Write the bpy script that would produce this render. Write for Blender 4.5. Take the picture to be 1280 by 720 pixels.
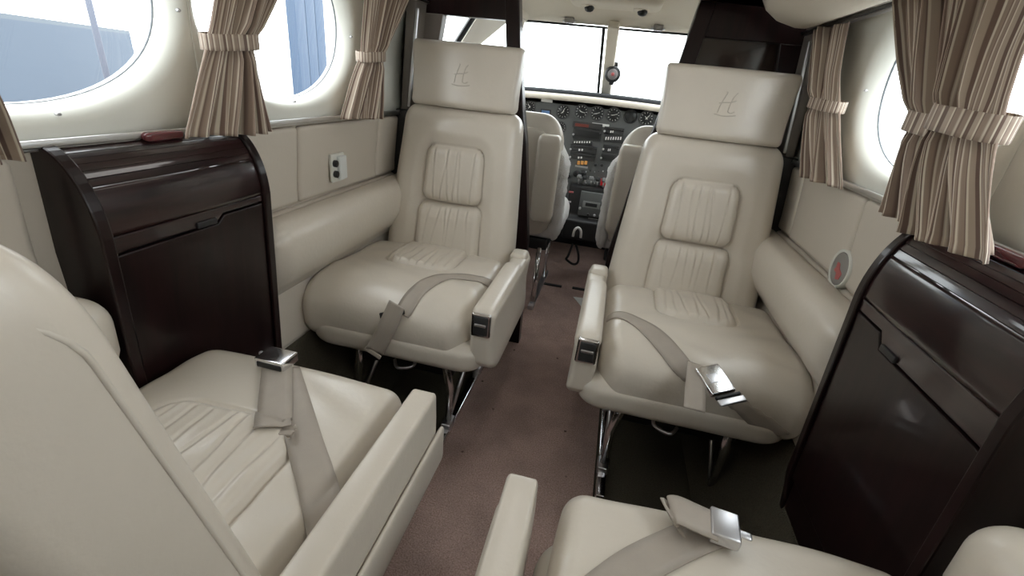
import bpy, bmesh, math, random
import numpy as np
from mathutils import Vector, Matrix
from mathutils.bvhtree import BVHTree

random.seed(7)
rng = np.random.RandomState(5)
for o in list(bpy.data.objects):
    bpy.data.objects.remove(o, do_unlink=True)
scene = bpy.context.scene
COL = scene.collection

# ------------------------------------------------------------------ camera
FOC = 1280 * 16 / 36.0
PITCH, YAW, ROLL = math.radians(24.534), math.radians(10.446), math.radians(6.2)
CAM = np.array([0.115, 0.0, 1.06])
_fw = np.array([-math.sin(YAW) * math.cos(PITCH), math.cos(YAW) * math.cos(PITCH), -math.sin(PITCH)])
_r = np.array([math.cos(YAW), math.sin(YAW), 0.0])
_u = np.cross(_r, _fw)
R_ = math.cos(ROLL) * _r + math.sin(ROLL) * _u
U_ = -math.sin(ROLL) * _r + math.cos(ROLL) * _u
camd = bpy.data.cameras.new('camera')
camd.sensor_width = 36.0
camd.lens = 16.0
camd.clip_start = 0.02
camd.clip_end = 500
cam = bpy.data.objects.new('camera', camd)
COL.objects.link(cam)
m = Matrix.Identity(4)
for i in range(3):
    m[i][0], m[i][1], m[i][2], m[i][3] = R_[i], U_[i], -_fw[i], CAM[i]
cam.matrix_world = m
scene.camera = cam


def at(px, py, axis, val):
    """photograph pixel -> point on the plane axis=val"""
    d = _fw + R_ * (px - 640) / FOC - U_ * (py - 360) / FOC
    t = (val - CAM[axis]) / d[axis]
    return CAM + t * d


# ------------------------------------------------------------------ light
world = bpy.data.worlds.new('overcast_sky')
scene.world = world
world.use_nodes = True
bg = world.node_tree.nodes['Background']
bg.inputs[0].default_value = (0.93, 0.97, 1.0, 1)
bg.inputs[1].default_value = 6.2
vs = scene.view_settings
vs.view_transform = 'Standard'
vs.look = 'None'
vs.gamma = 1.0
vs.exposure = 0.0
vs.use_curve_mapping = False

# ------------------------------------------------------------------ materials
MATS = {}


def mat(name, col, rough=0.5, metal=0.0, coat=0.0, bump=None, var=None, spec=0.5, emit=None, sheen=0.0):
    if name in MATS:
        return MATS[name]
    mt = bpy.data.materials.new(name)
    mt.use_nodes = True
    nt = mt.node_tree
    b = nt.nodes['Principled BSDF']
    b.inputs['Base Color'].default_value = (*col, 1)
    b.inputs['Roughness'].default_value = rough
    b.inputs['Metallic'].default_value = metal
    b.inputs['Coat Weight'].default_value = coat
    b.inputs['Coat Roughness'].default_value = 0.06 if 'leather' not in name else 0.24
    b.inputs['Specular IOR Level'].default_value = spec
    b.inputs['Sheen Weight'].default_value = sheen
    if emit:
        b.inputs['Emission Color'].default_value = (*emit[0], 1)
        b.inputs['Emission Strength'].default_value = emit[1]
    tc = nt.nodes.new('ShaderNodeTexCoord')
    if var:   # (scale, amount) tonal variation of the material itself
        n = nt.nodes.new('ShaderNodeTexNoise')
        n.inputs['Scale'].default_value = var[0]
        n.inputs['Detail'].default_value = 4
        nt.links.new(tc.outputs['Object'], n.inputs['Vector'])
        mx = nt.nodes.new('ShaderNodeMix')
        mx.data_type = 'RGBA'
        k = var[1]
        mx.inputs['A'].default_value = (*[c * (1 - k) for c in col], 1)
        mx.inputs['B'].default_value = (*[min(1, c * (1 + k)) for c in col], 1)
        nt.links.new(n.outputs['Fac'], mx.inputs['Factor'])
        nt.links.new(mx.outputs['Result'], b.inputs['Base Color'])
    if bump:
        n = nt.nodes.new('ShaderNodeTexNoise')
        n.inputs['Scale'].default_value = bump[0]
        n.inputs['Detail'].default_value = 3
        nt.links.new(tc.outputs['Object'], n.inputs['Vector'])
        bp = nt.nodes.new('ShaderNodeBump')
        bp.inputs['Strength'].default_value = bump[1]
        bp.inputs['Distance'].default_value = bump[2]
        nt.links.new(n.outputs['Fac'], bp.inputs['Height'])
        nt.links.new(bp.outputs['Normal'], b.inputs['Normal'])
    MATS[name] = mt
    return mt


LEATHER = mat('cream_leather', (0.63, 0.575, 0.495), 0.32, coat=0.3, bump=(90, 0.12, 0.004), var=(9, 0.05))
LEATHER_B = mat('cream_leather_plain', (0.60, 0.55, 0.475), 0.34, coat=0.2, bump=(120, 0.10, 0.003), var=(5, 0.05))
STITCH = mat('stitching_thread', (0.52, 0.47, 0.40), 0.6)
WALLPAD = mat('wall_leather', (0.57, 0.515, 0.44), 0.48, bump=(60, 0.10, 0.004), var=(4, 0.04))
SHELL = mat('cream_plastic_shell', (0.66, 0.66, 0.60), 0.38, bump=(14, 0.05, 0.004))
HEADLINER = mat('cream_headliner', (0.72, 0.66, 0.56), 0.55, bump=(60, 0.08, 0.003))
WEB = mat('belt_webbing', (0.38, 0.335, 0.285), 0.55, bump=(500, 0.2, 0.001), var=(25, 0.10))
CHROME = mat('chrome', (0.78, 0.78, 0.80), 0.14, 1.0)
STEEL = mat('brushed_steel', (0.62, 0.62, 0.64), 0.30, 1.0)
ALU = mat('aluminium_trim', (0.66, 0.66, 0.66), 0.33, 1.0)
BLACK = mat('black_plastic', (0.012, 0.012, 0.013), 0.45)
RUBBER = mat('black_rubber', (0.010, 0.010, 0.010), 0.6)
TAUPE = mat('taupe_laminate', (0.19, 0.165, 0.145), 0.4)
RED = mat('red_plastic', (0.75, 0.03, 0.035), 0.4)
ORANGE = mat('amber_plastic', (0.75, 0.36, 0.10), 0.4)
WHITE = mat('white_print', (0.80, 0.80, 0.78), 0.5)
PANELGREY = mat('instrument_panel_grey', (0.105, 0.110, 0.110), 0.55, bump=(150, 0.05, 0.002))
PANELDARK = mat('radio_face', (0.03, 0.031, 0.032), 0.4)
DIAL = mat('dial_black', (0.012, 0.013, 0.014), 0.35)
SCREEN = mat('bluish_display', (0.12, 0.22, 0.42), 0.2)
FLEECE = mat('sheepskin', (0.86, 0.83, 0.80), 0.95, bump=(220, 0.9, 0.02), sheen=0.4)
MAROON = mat('maroon_handle', (0.10, 0.012, 0.018), 0.22, coat=0.8)


def wood_material(name, dark, light, stretch, gloss):
    mt = bpy.data.materials.new(name)
    mt.use_nodes = True
    nt = mt.node_tree
    b = nt.nodes['Principled BSDF']
    tc = nt.nodes.new('ShaderNodeTexCoord')
    mp = nt.nodes.new('ShaderNodeMapping')
    mp.inputs['Scale'].default_value = stretch
    n = nt.nodes.new('ShaderNodeTexNoise')
    n.inputs['Scale'].default_value = 6
    n.inputs['Detail'].default_value = 6
    n.inputs['Distortion'].default_value = 0.6
    cr = nt.nodes.new('ShaderNodeValToRGB')
    cr.color_ramp.elements[0].position = 0.35
    cr.color_ramp.elements[0].color = (*dark, 1)
    cr.color_ramp.elements[1].position = 0.68
    cr.color_ramp.elements[1].color = (*light, 1)
    nt.links.new(tc.outputs['Object'], mp.inputs['Vector'])
    nt.links.new(mp.outputs['Vector'], n.inputs['Vector'])
    nt.links.new(n.outputs['Fac'], cr.inputs['Fac'])
    nt.links.new(cr.outputs['Color'], b.inputs['Base Color'])
    b.inputs['Roughness'].default_value = 0.3
    b.inputs['Specular IOR Level'].default_value = 0.25
    b.inputs['Coat Weight'].default_value = gloss
    b.inputs['Coat Roughness'].default_value = 0.07
    return mt


WOOD = wood_material('dark_mahogany', (0.010, 0.0035, 0.004), (0.026, 0.009, 0.009), (8, 0.8, 8), 1.0)
WOODV = wood_material('dark_mahogany_upright', (0.007, 0.003, 0.003), (0.015, 0.006, 0.006), (8, 8, 0.8), 0.22)


def carpet_material():
    mt = bpy.data.materials.new('mauve_brown_carpet')
    mt.use_nodes = True
    nt = mt.node_tree
    b = nt.nodes['Principled BSDF']
    tc = nt.nodes.new('ShaderNodeTexCoord')
    n = nt.nodes.new('ShaderNodeTexNoise')
    n.inputs['Scale'].default_value = 260
    n.inputs['Detail'].default_value = 4
    n2 = nt.nodes.new('ShaderNodeTexNoise')
    n2.inputs['Scale'].default_value = 7
    n2.inputs['Detail'].default_value = 5
    v = nt.nodes.new('ShaderNodeTexVoronoi')
    v.inputs['Scale'].default_value = 9
    for k in (n, n2, v):
        nt.links.new(tc.outputs['Object'], k.inputs['Vector'])
    cr = nt.nodes.new('ShaderNodeValToRGB')
    cr.color_ramp.elements[0].position = 0.3
    cr.color_ramp.elements[0].color = (0.34, 0.235, 0.205, 1)
    cr.color_ramp.elements[1].position = 0.7
    cr.color_ramp.elements[1].color = (0.64, 0.465, 0.415, 1)
    nt.links.new(n.outputs['Fac'], cr.inputs['Fac'])
    mx = nt.nodes.new('ShaderNodeMix')
    mx.data_type = 'RGBA'
    mx.blend_type = 'MULTIPLY'
    mx.inputs['Factor'].default_value = 0.5
    cr2 = nt.nodes.new('ShaderNodeValToRGB')
    cr2.color_ramp.elements[0].position = 0.35
    cr2.color_ramp.elements[0].color = (0.6, 0.6, 0.6, 1)
    cr2.color_ramp.elements[1].position = 0.6
    cr2.color_ramp.elements[1].color = (1, 1, 1, 1)
    nt.links.new(n2.outputs['Fac'], cr2.inputs['Fac'])
    nt.links.new(cr.outputs['Color'], mx.inputs['A'])
    nt.links.new(cr2.outputs['Color'], mx.inputs['B'])
    # small dropped spots
    mx2 = nt.nodes.new('ShaderNodeMix')
    mx2.data_type = 'RGBA'
    cr3 = nt.nodes.new('ShaderNodeValToRGB')
    cr3.color_ramp.elements[0].position = 0.025
    cr3.color_ramp.elements[0].color = (1, 1, 1, 1)
    cr3.color_ramp.elements[1].position = 0.06
    cr3.color_ramp.elements[1].color = (0, 0, 0, 1)
    nt.links.new(v.outputs['Distance'], cr3.inputs['Fac'])
    nt.links.new(cr3.outputs['Color'], mx2.inputs['Factor'])
    nt.links.new(mx.outputs['Result'], mx2.inputs['A'])
    mx2.inputs['B'].default_value = (0.075, 0.045, 0.035, 1)
    nt.links.new(mx2.outputs['Result'], b.inputs['Base Color'])
    bp = nt.nodes.new('ShaderNodeBump')
    bp.inputs['Strength'].default_value = 0.8
    bp.inputs['Distance'].default_value = 0.006
    nt.links.new(n.outputs['Fac'], bp.inputs['Height'])
    nt.links.new(bp.outputs['Normal'], b.inputs['Normal'])
    b.inputs['Roughness'].default_value = 0.95
    b.inputs['Specular IOR Level'].default_value = 0.1
    return mt


CARPET = carpet_material()


def curtain_material():
    mt = bpy.data.materials.new('striped_curtain_cloth')
    mt.use_nodes = True
    nt = mt.node_tree
    b = nt.nodes['Principled BSDF']
    uv = nt.nodes.new('ShaderNodeUVMap')
    sp = nt.nodes.new('ShaderNodeSeparateXYZ')
    nt.links.new(uv.outputs['UV'], sp.inputs['Vector'])
    mu = nt.nodes.new('ShaderNodeMath')
    mu.operation = 'MULTIPLY'
    mu.inputs[1].default_value = 10.0
    fr = nt.nodes.new('ShaderNodeMath')
    fr.operation = 'FRACT'
    nt.links.new(sp.outputs['X'], mu.inputs[0])
    nt.links.new(mu.outputs[0], fr.inputs[0])
    cr = nt.nodes.new('ShaderNodeValToRGB')
    e = cr.color_ramp.elements
    A = (0.33, 0.245, 0.19, 1)
    B = (0.72, 0.65, 0.53, 1)
    Cc = (0.17, 0.11, 0.085, 1)
    D = (0.46, 0.37, 0.29, 1)
    stops = [(0.0, A), (0.13, A), (0.15, B), (0.20, B), (0.22, Cc), (0.34, Cc), (0.36, D), (0.50, D), (0.52, B),
             (0.56, B), (0.58, Cc), (0.62, A), (0.78, A), (0.80, D), (0.86, B), (0.90, D), (0.92, Cc), (1.0, A)]
    e[0].position, e[0].color = stops[0]
    e[1].position, e[1].color = stops[-1]
    for p, c in stops[1:-1]:
        k = e.new(p)
        k.color = c
    nt.links.new(fr.outputs[0], cr.inputs['Fac'])
    nt.links.new(cr.outputs['Color'], b.inputs['Base Color'])
    b.inputs['Roughness'].default_value = 0.75
    b.inputs['Sheen Weight'].default_value = 0.2
    tr = nt.nodes.new('ShaderNodeBsdfTranslucent')
    nt.links.new(cr.outputs['Color'], tr.inputs['Color'])
    ms = nt.nodes.new('ShaderNodeMixShader')
    ms.inputs[0].default_value = 0.10
    nt.links.new(b.outputs[0], ms.inputs[1])
    nt.links.new(tr.outputs[0], ms.inputs[2])
    nt.links.new(ms.outputs[0], nt.nodes['Material Output'].inputs['Surface'])
    return mt


CLOTH = curtain_material()


def glass_material(name, tint, gloss):
    mt = bpy.data.materials.new(name)
    mt.use_nodes = True
    nt = mt.node_tree
    nt.nodes.remove(nt.nodes['Principled BSDF'])
    t = nt.nodes.new('ShaderNodeBsdfTransparent')
    t.inputs[0].default_value = (*tint, 1)
    g = nt.nodes.new('ShaderNodeBsdfGlossy')
    g.inputs['Roughness'].default_value = 0.02
    ms = nt.nodes.new('ShaderNodeMixShader')
    ms.inputs[0].default_value = gloss
    nt.links.new(t.outputs[0], ms.inputs[1])
    nt.links.new(g.outputs[0], ms.inputs[2])
    nt.links.new(ms.outputs[0], nt.nodes['Material Output'].inputs['Surface'])
    return mt


GLASS = glass_material('clear_acrylic', (0.97, 0.985, 0.98), 0.04)
SMOKE = mat('smoked_panel', (0.020, 0.012, 0.010), 0.12, coat=0.5)

# ------------------------------------------------------------------ mesh helpers


def put(name, V, F, mt, parent=None, smooth=True, uv=None, world=False):
    V = np.asarray(V, dtype=float)
    if parent is not None and world:
        M = np.array(parent.matrix_basis.inverted())
        V = V @ M[:3, :3].T + M[:3, 3]
    me = bpy.data.meshes.new(name)
    me.from_pydata(V.tolist(), [], [tuple(int(k) for k in f) for f in F])
    if uv is not None:
        l = me.uv_layers.new(name='UVMap')
        vi = np.empty(len(me.loops), dtype=np.int32)
        me.loops.foreach_get('vertex_index', vi)
        l.data.foreach_set('uv', np.asarray(uv, dtype=np.float32)[vi].ravel())
    me.polygons.foreach_set('use_smooth', [smooth] * len(me.polygons))
    me.materials.append(mt)
    me.update()
    o = bpy.data.objects.new(name, me)
    COL.objects.link(o)
    if parent is not None:
        o.parent = parent
    return o


def fix_normals(o):
    bm = bmesh.new()
    bm.from_mesh(o.data)
    bmesh.ops.recalc_face_normals(bm, faces=bm.faces)
    bm.to_mesh(o.data)
    bm.free()
    return o


def thing(name, label, cat, loc=(0, 0, 0), rotz=0.0, group=None):
    o = bpy.data.objects.new(name, None)
    o.empty_display_size = 0.05
    COL.objects.link(o)
    o.location = loc
    o.rotation_euler = (0, 0, rotz)
    o['label'] = label
    o['category'] = cat
    if group:
        o['group'] = group
    return o


def struct(o, label=None):
    o['kind'] = 'structure'
    if label:
        o['label'] = label
    return o


def struct_root(name, label=None):
    o = bpy.data.objects.new(name, None)
    COL.objects.link(o)
    return struct(o, label)


def tag(o, label, cat, group=None):
    o['label'] = label
    o['category'] = cat
    if group:
        o['group'] = group
    return o


def axis_samples(h, r, k, mstep):
    a = -h + r * (1 - np.cos(np.linspace(0, math.pi / 2, k + 1)))[:-1] if False else np.linspace(-h, -h + r, k + 1)[:-1]
    n = max(1, int(round(2 * (h - r) / mstep)))
    mid = np.linspace(-(h - r), h - r, n + 1)
    return np.concatenate([a, mid, -a[::-1]])


def lattice(xs, ys, zs):
    nx, ny, nz = len(xs), len(ys), len(zs)
    Vs, Fs = [], []
    idx = {}

    def gid(i, j, k):
        return (i * ny + j) * nz + k
    quads = []

    def face(I, J, K, flip):
        g = gid(I, J, K)
        q = np.stack([g[:-1, :-1], g[1:, :-1], g[1:, 1:], g[:-1, 1:]], -1).reshape(-1, 4)
        quads.append(q[:, ::-1] if flip else q)
    a, b = np.meshgrid(np.arange(nx), np.arange(ny), indexing='ij')
    face(a, b, np.full_like(a, nz - 1), False)
    face(a, b, np.zeros_like(a), True)
    a, b = np.meshgrid(np.arange(ny), np.arange(nz), indexing='ij')
    face(np.full_like(a, nx - 1), a, b, False)
    face(np.zeros_like(a), a, b, True)
    a, b = np.meshgrid(np.arange(nx), np.arange(nz), indexing='ij')
    face(a, np.full_like(a, ny - 1), b, True)
    face(a, np.zeros_like(a), b, False)
    Q = np.concatenate(quads)
    u, inv = np.unique(Q, return_inverse=True)
    F = inv.reshape(Q.shape)
    k = u % nz
    j = (u // nz) % ny
    i = u // (nz * ny)
    V = np.stack([np.asarray(xs)[i], np.asarray(ys)[j], np.asarray(zs)[k]], -1)
    return V, F


def rbox(h, r, k=3, step=0.05):
    """rounded box: half sizes h, radius r (scalar or 3-vector)"""
    h = np.array(h, float)
    r = np.minimum(np.ones(3) * np.array(r, float), h * 0.999)
    st = np.ones(3) * np.array(step, float)
    V, F = lattice(*[axis_samples(h[i], r[i], k, st[i]) for i in range(3)])
    q = np.clip(V, -(h - r), h - r)
    d = (V - q) / r
    n = np.linalg.norm(d, axis=1, keepdims=True)
    n[n == 0] = 1
    return q + r * d / n, F


def box(name, lo, hi, mt, parent=None, r=0.004, k=2, step=9.0, world=False, fn=None):
    lo, hi = np.array(lo, float), np.array(hi, float)
    h = (hi - lo) / 2
    V, F = rbox(h, min(r, *(h * 0.95)), k, step)
    V = V + (lo + hi) / 2
    if fn:
        V = fn(V)
    return put(name, V, F, mt, parent, True, None, world)


def tube_vf(P, r, n=10, closed=False):
    P = np.array(P, float)
    m_ = len(P)
    r = np.ones(m_) * np.array(r, float)
    T = np.zeros_like(P)
    if closed:
        T = np.roll(P, -1, 0) - np.roll(P, 1, 0)
    else:
        T[1:-1] = P[2:] - P[:-2]
        T[0] = P[1] - P[0]
        T[-1] = P[-1] - P[-2]
    T /= np.linalg.norm(T, axis=1, keepdims=True)
    up = np.array([0, 0, 1.0]) if abs(T[0][2]) < 0.9 else np.array([1.0, 0, 0])
    V = []
    nrm = np.cross(T[0], up)
    nrm /= np.linalg.norm(nrm)
    for i in range(m_):
        nrm = nrm - T[i] * (nrm @ T[i])
        nrm /= np.linalg.norm(nrm)
        b = np.cross(T[i], nrm)
        for a in range(n):
            t = 2 * math.pi * a / n
            V.append(P[i] + r[i] * (math.cos(t) * nrm + math.sin(t) * b))
    F = []
    for i in range(m_ if closed else m_ - 1):
        j = (i + 1) % m_
        for a in range(n):
            c = (a + 1) % n
            F.append((i * n + a, i * n + c, j * n + c, j * n + a))
    if not closed:
        F.append(tuple(range(n - 1, -1, -1)))
        F.append(tuple((m_ - 1) * n + a for a in range(n)))
    return V, F


def tube(name, P, r, mt, parent=None, n=10, closed=False, world=False):
    V, F = tube_vf(P, r, n, closed)
    return fix_normals(put(name, V, F, mt, parent, True, None, world))


def smooth_path(P, n=8):
    P = np.array(P, float)
    out = []
    for i in range(len(P) - 1):
        p0, p1, p2, p3 = P[max(i - 1, 0)], P[i], P[i + 1], P[min(i + 2, len(P) - 1)]
        for t in np.linspace(0, 1, n, endpoint=False):
            out.append(0.5 * ((2 * p1) + (-p0 + p2) * t + (2 * p0 - 5 * p1 + 4 * p2 - p3) * t * t + (-p0 + 3 * p1 - 3 * p2 + p3) * t ** 3))
    out.append(P[-1])
    return np.array(out)


def prism(name, poly, axis, a, b, mt, parent=None, bevel=0.0, smooth=False, world=False):
    """polygon of 2-d points extruded along axis (0,1,2) between a and b"""
    others = [i for i in range(3) if i != axis]
    n = len(poly)
    V = []
    for c in (a, b):
        for p in poly:
            v = [0, 0, 0]
            v[axis] = c
            v[others[0]], v[others[1]] = p
            V.append(v)
    if smooth:
        V = V + [list(v) for v in V]
        F = [tuple(range(2 * n, 3 * n)), tuple(range(4 * n - 1, 3 * n - 1, -1))]
    else:
        F = [tuple(range(n)), tuple(range(2 * n - 1, n - 1, -1))]
    for i in range(n):
        j = (i + 1) % n
        F.append((i, j, n + j, n + i))
    o = put(name, V, F, mt, parent, smooth, None, world)
    fix_normals(o)
    if bevel:
        md = o.modifiers.new('bevel', 'BEVEL')
        md.width = bevel
        md.segments = 2
        md.limit_method = 'ANGLE'
        md.angle_limit = math.radians(40)
    return o


def lathe_vf(prof, n=24, axis=1):
    """profile (radius, along); revolve about axis"""
    V, F = [], []
    o = [i for i in range(3) if i != axis]
    for (r, h) in prof:
        for a in range(n):
            t = 2 * math.pi * a / n
            v = [0, 0, 0]
            v[axis] = h
            v[o[0]] = r * math.cos(t)
            v[o[1]] = r * math.sin(t)
            V.append(v)
    for i in range(len(prof) - 1):
        for a in range(n):
            c = (a + 1) % n
            F.append((i * n + a, i * n + c, (i + 1) * n + c, (i + 1) * n + a))
    F.append(tuple(range(n)))
    F.append(tuple((len(prof) - 1) * n + a for a in range(n)))
    return np.array(V), F


def lathe(name, prof, loc, mt, parent=None, n=24, axis=1):
    V, F = lathe_vf(prof, n, axis)
    o = put(name, V + np.array(loc), F, mt, parent, True)
    fix_normals(o)
    return o


def sstep(a, b, x):
    t = np.clip((x - a) / (b - a), 0, 1)
    return t * t * (3 - 2 * t)


def sd_rrect(x, y, cx, cy, hx, hy, r):
    qx = np.abs(x - cx) - hx + r
    qy = np.abs(y - cy) - hy + r
    return np.hypot(np.maximum(qx, 0), np.maximum(qy, 0)) + np.minimum(np.maximum(qx, qy), 0) - r


# ================================================================== THE SETTING
Y_AFT, Y_BULK = -1.5, 1.72

# floor
SHADECARPET = mat('under_seat_shade_carpet', (0.075, 0.066, 0.048), 0.95, bump=(260, 0.7, 0.005), var=(200, 0.35), spec=0.1)  # dark tone paints in the shade beneath the seats
fl = struct_root('floor', 'carpeted cabin floor')
box('aisle_carpet', (-0.245, Y_AFT, -0.04), (0.232, 1.80, 0.004), CARPET, fl, r=0.002)
box('cockpit_carpet', (-0.60, 1.80, -0.04), (0.60, 3.24, 0.003), CARPET, fl, r=0.002)
box('shaded_side_carpet', (-0.60, Y_AFT, -0.04), (-0.246, 1.80, 0.0), SHADECARPET, fl, r=0.002)
box('shaded_side_carpet', (0.233, Y_AFT, -0.04), (0.60, 1.80, 0.0), SHADECARPET, fl, r=0.002)

# lower side walls follow the round fuselage
WPROF = [(0.50, -0.02), (0.575, 0.07), (0.635, 0.20), (0.675, 0.40), (0.69, 0.60), (0.688, 0.75), (0.672, 0.905), (0.668, 0.915)]


def wall_x(z):
    return np.interp(z, [p[1] for p in WPROF], [p[0] for p in WPROF])


def sheet(prof, ys, s, thick=0.02):
    V, F = [], []
    n = len(prof)
    for y in ys:
        for (x, z) in prof:
            V.append((s * x, y, z))
        for (x, z) in prof[::-1]:
            V.append((s * (x + thick), y, z))
    k = 2 * n
    for j in range(len(ys) - 1):
        for i in range(k):
            c = (i + 1) % k
            F.append((j * k + i, j * k + c, (j + 1) * k + c, (j + 1) * k + i))
    F.append(tuple(range(k)))
    F.append(tuple((len(ys) - 1) * k + i for i in range(k)))
    return V, F


WALL = {}
for s, side in ((-1, 'left'), (1, 'right')):
    V, F = sheet(WPROF, [Y_AFT, 0.0, 1.0, 1.8], s)
    w = fix_normals(put('wall_' + side, V, F, WALLPAD, None, True))
    struct(w, 'cream leather covered %s cabin wall below the windows' % side)
    WALL[s] = w


def wall_pad(s, y0, y1, z0, z1, parent, name='wall_panel', t=0.012):
    """padded leather panel on the wall with soft edges"""
    V, F = rbox(((y1 - y0) / 2 - 0.002, (z1 - z0) / 2 - 0.002, t), (0.012, 0.012, t * 0.9), 3, 0.03)
    y = V[:, 0] + (y0 + y1) / 2
    z = V[:, 1] + (z0 + z1) / 2
    x = s * (wall_x(z) - 0.002 - V[:, 2])
    o = put(name, np.stack([x, y, z], -1), F, WALLPAD, parent)
    fix_normals(o)
    return o


for s, cuts in ((-1, [0.84, 1.05, 1.465, 1.71]), (1, [0.90, 1.13, 1.50, 1.71])):
    for a, b in zip(cuts[:-1], cuts[1:]):
        wall_pad(s, a, b, 0.703, 0.903, WALL[s])
    wall_pad(s, cuts[0], cuts[-1], 0.34, 0.700, WALL[s])
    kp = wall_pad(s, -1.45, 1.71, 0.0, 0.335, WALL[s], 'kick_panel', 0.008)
    kp.data.materials[0] = SHADECARPET  # carpeted wall foot in the same shade-darkened tone
    for a, b in ((-1.45, -0.9), (-0.9, -0.35), (-0.35, 0.46 if s < 0 else 0.50)):
        wall_pad(s, a, b, 0.34, 0.903, WALL[s])

# window panels: cream shell with flared oval openings
WIN_RX, WIN_RZ, WIN_ZC = 0.255, 0.168, 1.125
PZ0, PZ1 = 0.908, 1.318


def panel_x(z):
    return 0.668 - 0.75 * np.maximum(0, z - 1.07) ** 2


def window_panel(s, yc, y0, y1, parent, opening=True):
    N = 72
    V, F = [], []
    ang = [2 * math.pi * i / N for i in range(N)]
    rings = []
    rect = []
    for a in ang:
        dy, dz = math.cos(a), math.sin(a) * WIN_RZ / WIN_RX
        ty = ((y1 - yc) if dy > 0 else (y0 - yc)) / dy if abs(dy) > 1e-9 else 1e9
        tz = ((PZ1 - WIN_ZC) if dz > 0 else (PZ0 - WIN_ZC)) / dz if abs(dz) > 1e-9 else 1e9
        t = min(ty, tz)
        rect.append((yc + dy * t, WIN_ZC + dz * t))
    # snap the four corners
    for cy in (y0, y1):
        for cz in (PZ0, PZ1):
            k = min(range(N), key=lambda i: (rect[i][0] - cy) ** 2 + (rect[i][1] - cz) ** 2)
            rect[k] = (cy, cz)

    def ell(gy, gz):
        return [(yc + (WIN_RX + gy) * math.cos(a), WIN_ZC + (WIN_RZ + gz) * math.sin(a)) for a in ang]
    spec = [(rect, 0.0), ([((a[0] + b[0]) / 2, (a[1] + b[1]) / 2) for a, b in zip(rect, ell(0.022, 0.024))], 0.0),
            (ell(0.022, 0.024), 0.0), (ell(0.014, 0.015), 0.0035), (ell(0.008, 0.008), 0.010), (ell(0.003, 0.003), 0.020),
            (ell(0.0, 0.0), 0.034), (ell(-0.002, -0.002), 0.055)]
    for pts, rec in spec:
        for (y, z) in pts:
            V.append((s * (panel_x(z) + rec), y, z))
    for j in range(len(spec) - 1):
        for i in range(N):
            c = (i + 1) % N
            F.append((j * N + i, j * N + c, (j + 1) * N + c, (j + 1) * N + i))
    o = put('window_panel', V, F, SHELL, parent, True)
    fix_normals(o)
    md = o.modifiers.new('thick', 'SOLIDIFY')
    md.thickness = 0.004
    md.offset = 0
    return o


wn = 0
WINC = {-1: [1.065, 0.505, -0.06], 1: [1.095, 0.53, -0.03]}
for s, side in ((-1, 'left'), (1, 'right')):
    cs = WINC[s]
    for i, yc in enumerate(cs):
        y1 = 1.715 if i == 0 else (cs[i - 1] + yc) / 2 - 0.001
        y0 = yc - 0.2825 if i < len(cs) - 1 else Y_AFT
        if i < len(cs) - 1:
            y0 = (cs[i + 1] + yc) / 2 + 0.001
        window_panel(s, yc, y0, y1, WALL[s])
        wn += 1
        w = struct_root('window_%d' % wn, 'oval cabin window in the %s wall' % side)
        N = 64
        # pane
        V = []
        F = []
        for t, xx in ((0.0, 0), (0.5, 0), (0.8, 0), (1.02, 0)):
            for a in range(N):
                an = 2 * math.pi * a / N
                z = WIN_ZC + WIN_RZ * t * math.sin(an)
                V.append((s * (panel_x(z) + 0.040), yc + WIN_RX * t * math.cos(an), z))
        for j in range(3):
            for a in range(N):
                c = (a + 1) % N
                F.append((j * N + a, j * N + c, (j + 1) * N + c, (j + 1) * N + a))
        pn = put('pane', V, F, GLASS, w)
        # dark rubber seal
        P = []
        for a in range(N):
            an = 2 * math.pi * a / N
            z = WIN_ZC + (WIN_RZ - 0.001) * math.sin(an)
            P.append((s * (panel_x(z) + 0.044), yc + (WIN_RX - 0.001) * math.cos(an), z))
        tube('window_seal', P, 0.0030, mat('grey_seal', (0.10, 0.115, 0.13), 0.5), w, 8, True)
    # aluminium sill trim and ledge
    t = struct_root('trim_%d' % (1 if s < 0 else 2), 'bright metal sill strip along the %s wall' % side)
    box('sill_ledge', (min(s * 0.655, s * 0.685), Y_AFT, 0.905), (max(s * 0.655, s * 0.685), 1.715, 0.914), ALU, t, r=0.002)
    box('sill_bead', (min(s * 0.650, s * 0.658), Y_AFT, 0.909), (max(s * 0.650, s * 0.658), 1.715, 0.921), ALU, t, r=0.003)
    # curtain rail
    t2 = struct_root('trim_%d' % (3 if s < 0 else 4), 'dark curtain rail under the %s headliner' % side)
    box('curtain_rail', (min(s * 0.596, s * 0.612), Y_AFT, 1.262), (max(s * 0.596, s * 0.612), 1.70, 1.274), STEEL, t2, r=0.002)
    box('rail_slot', (min(s * 0.589, s * 0.597), Y_AFT, 1.2645), (max(s * 0.589, s * 0.597), 1.70, 1.2715), BLACK, t2, r=0.001)

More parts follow.
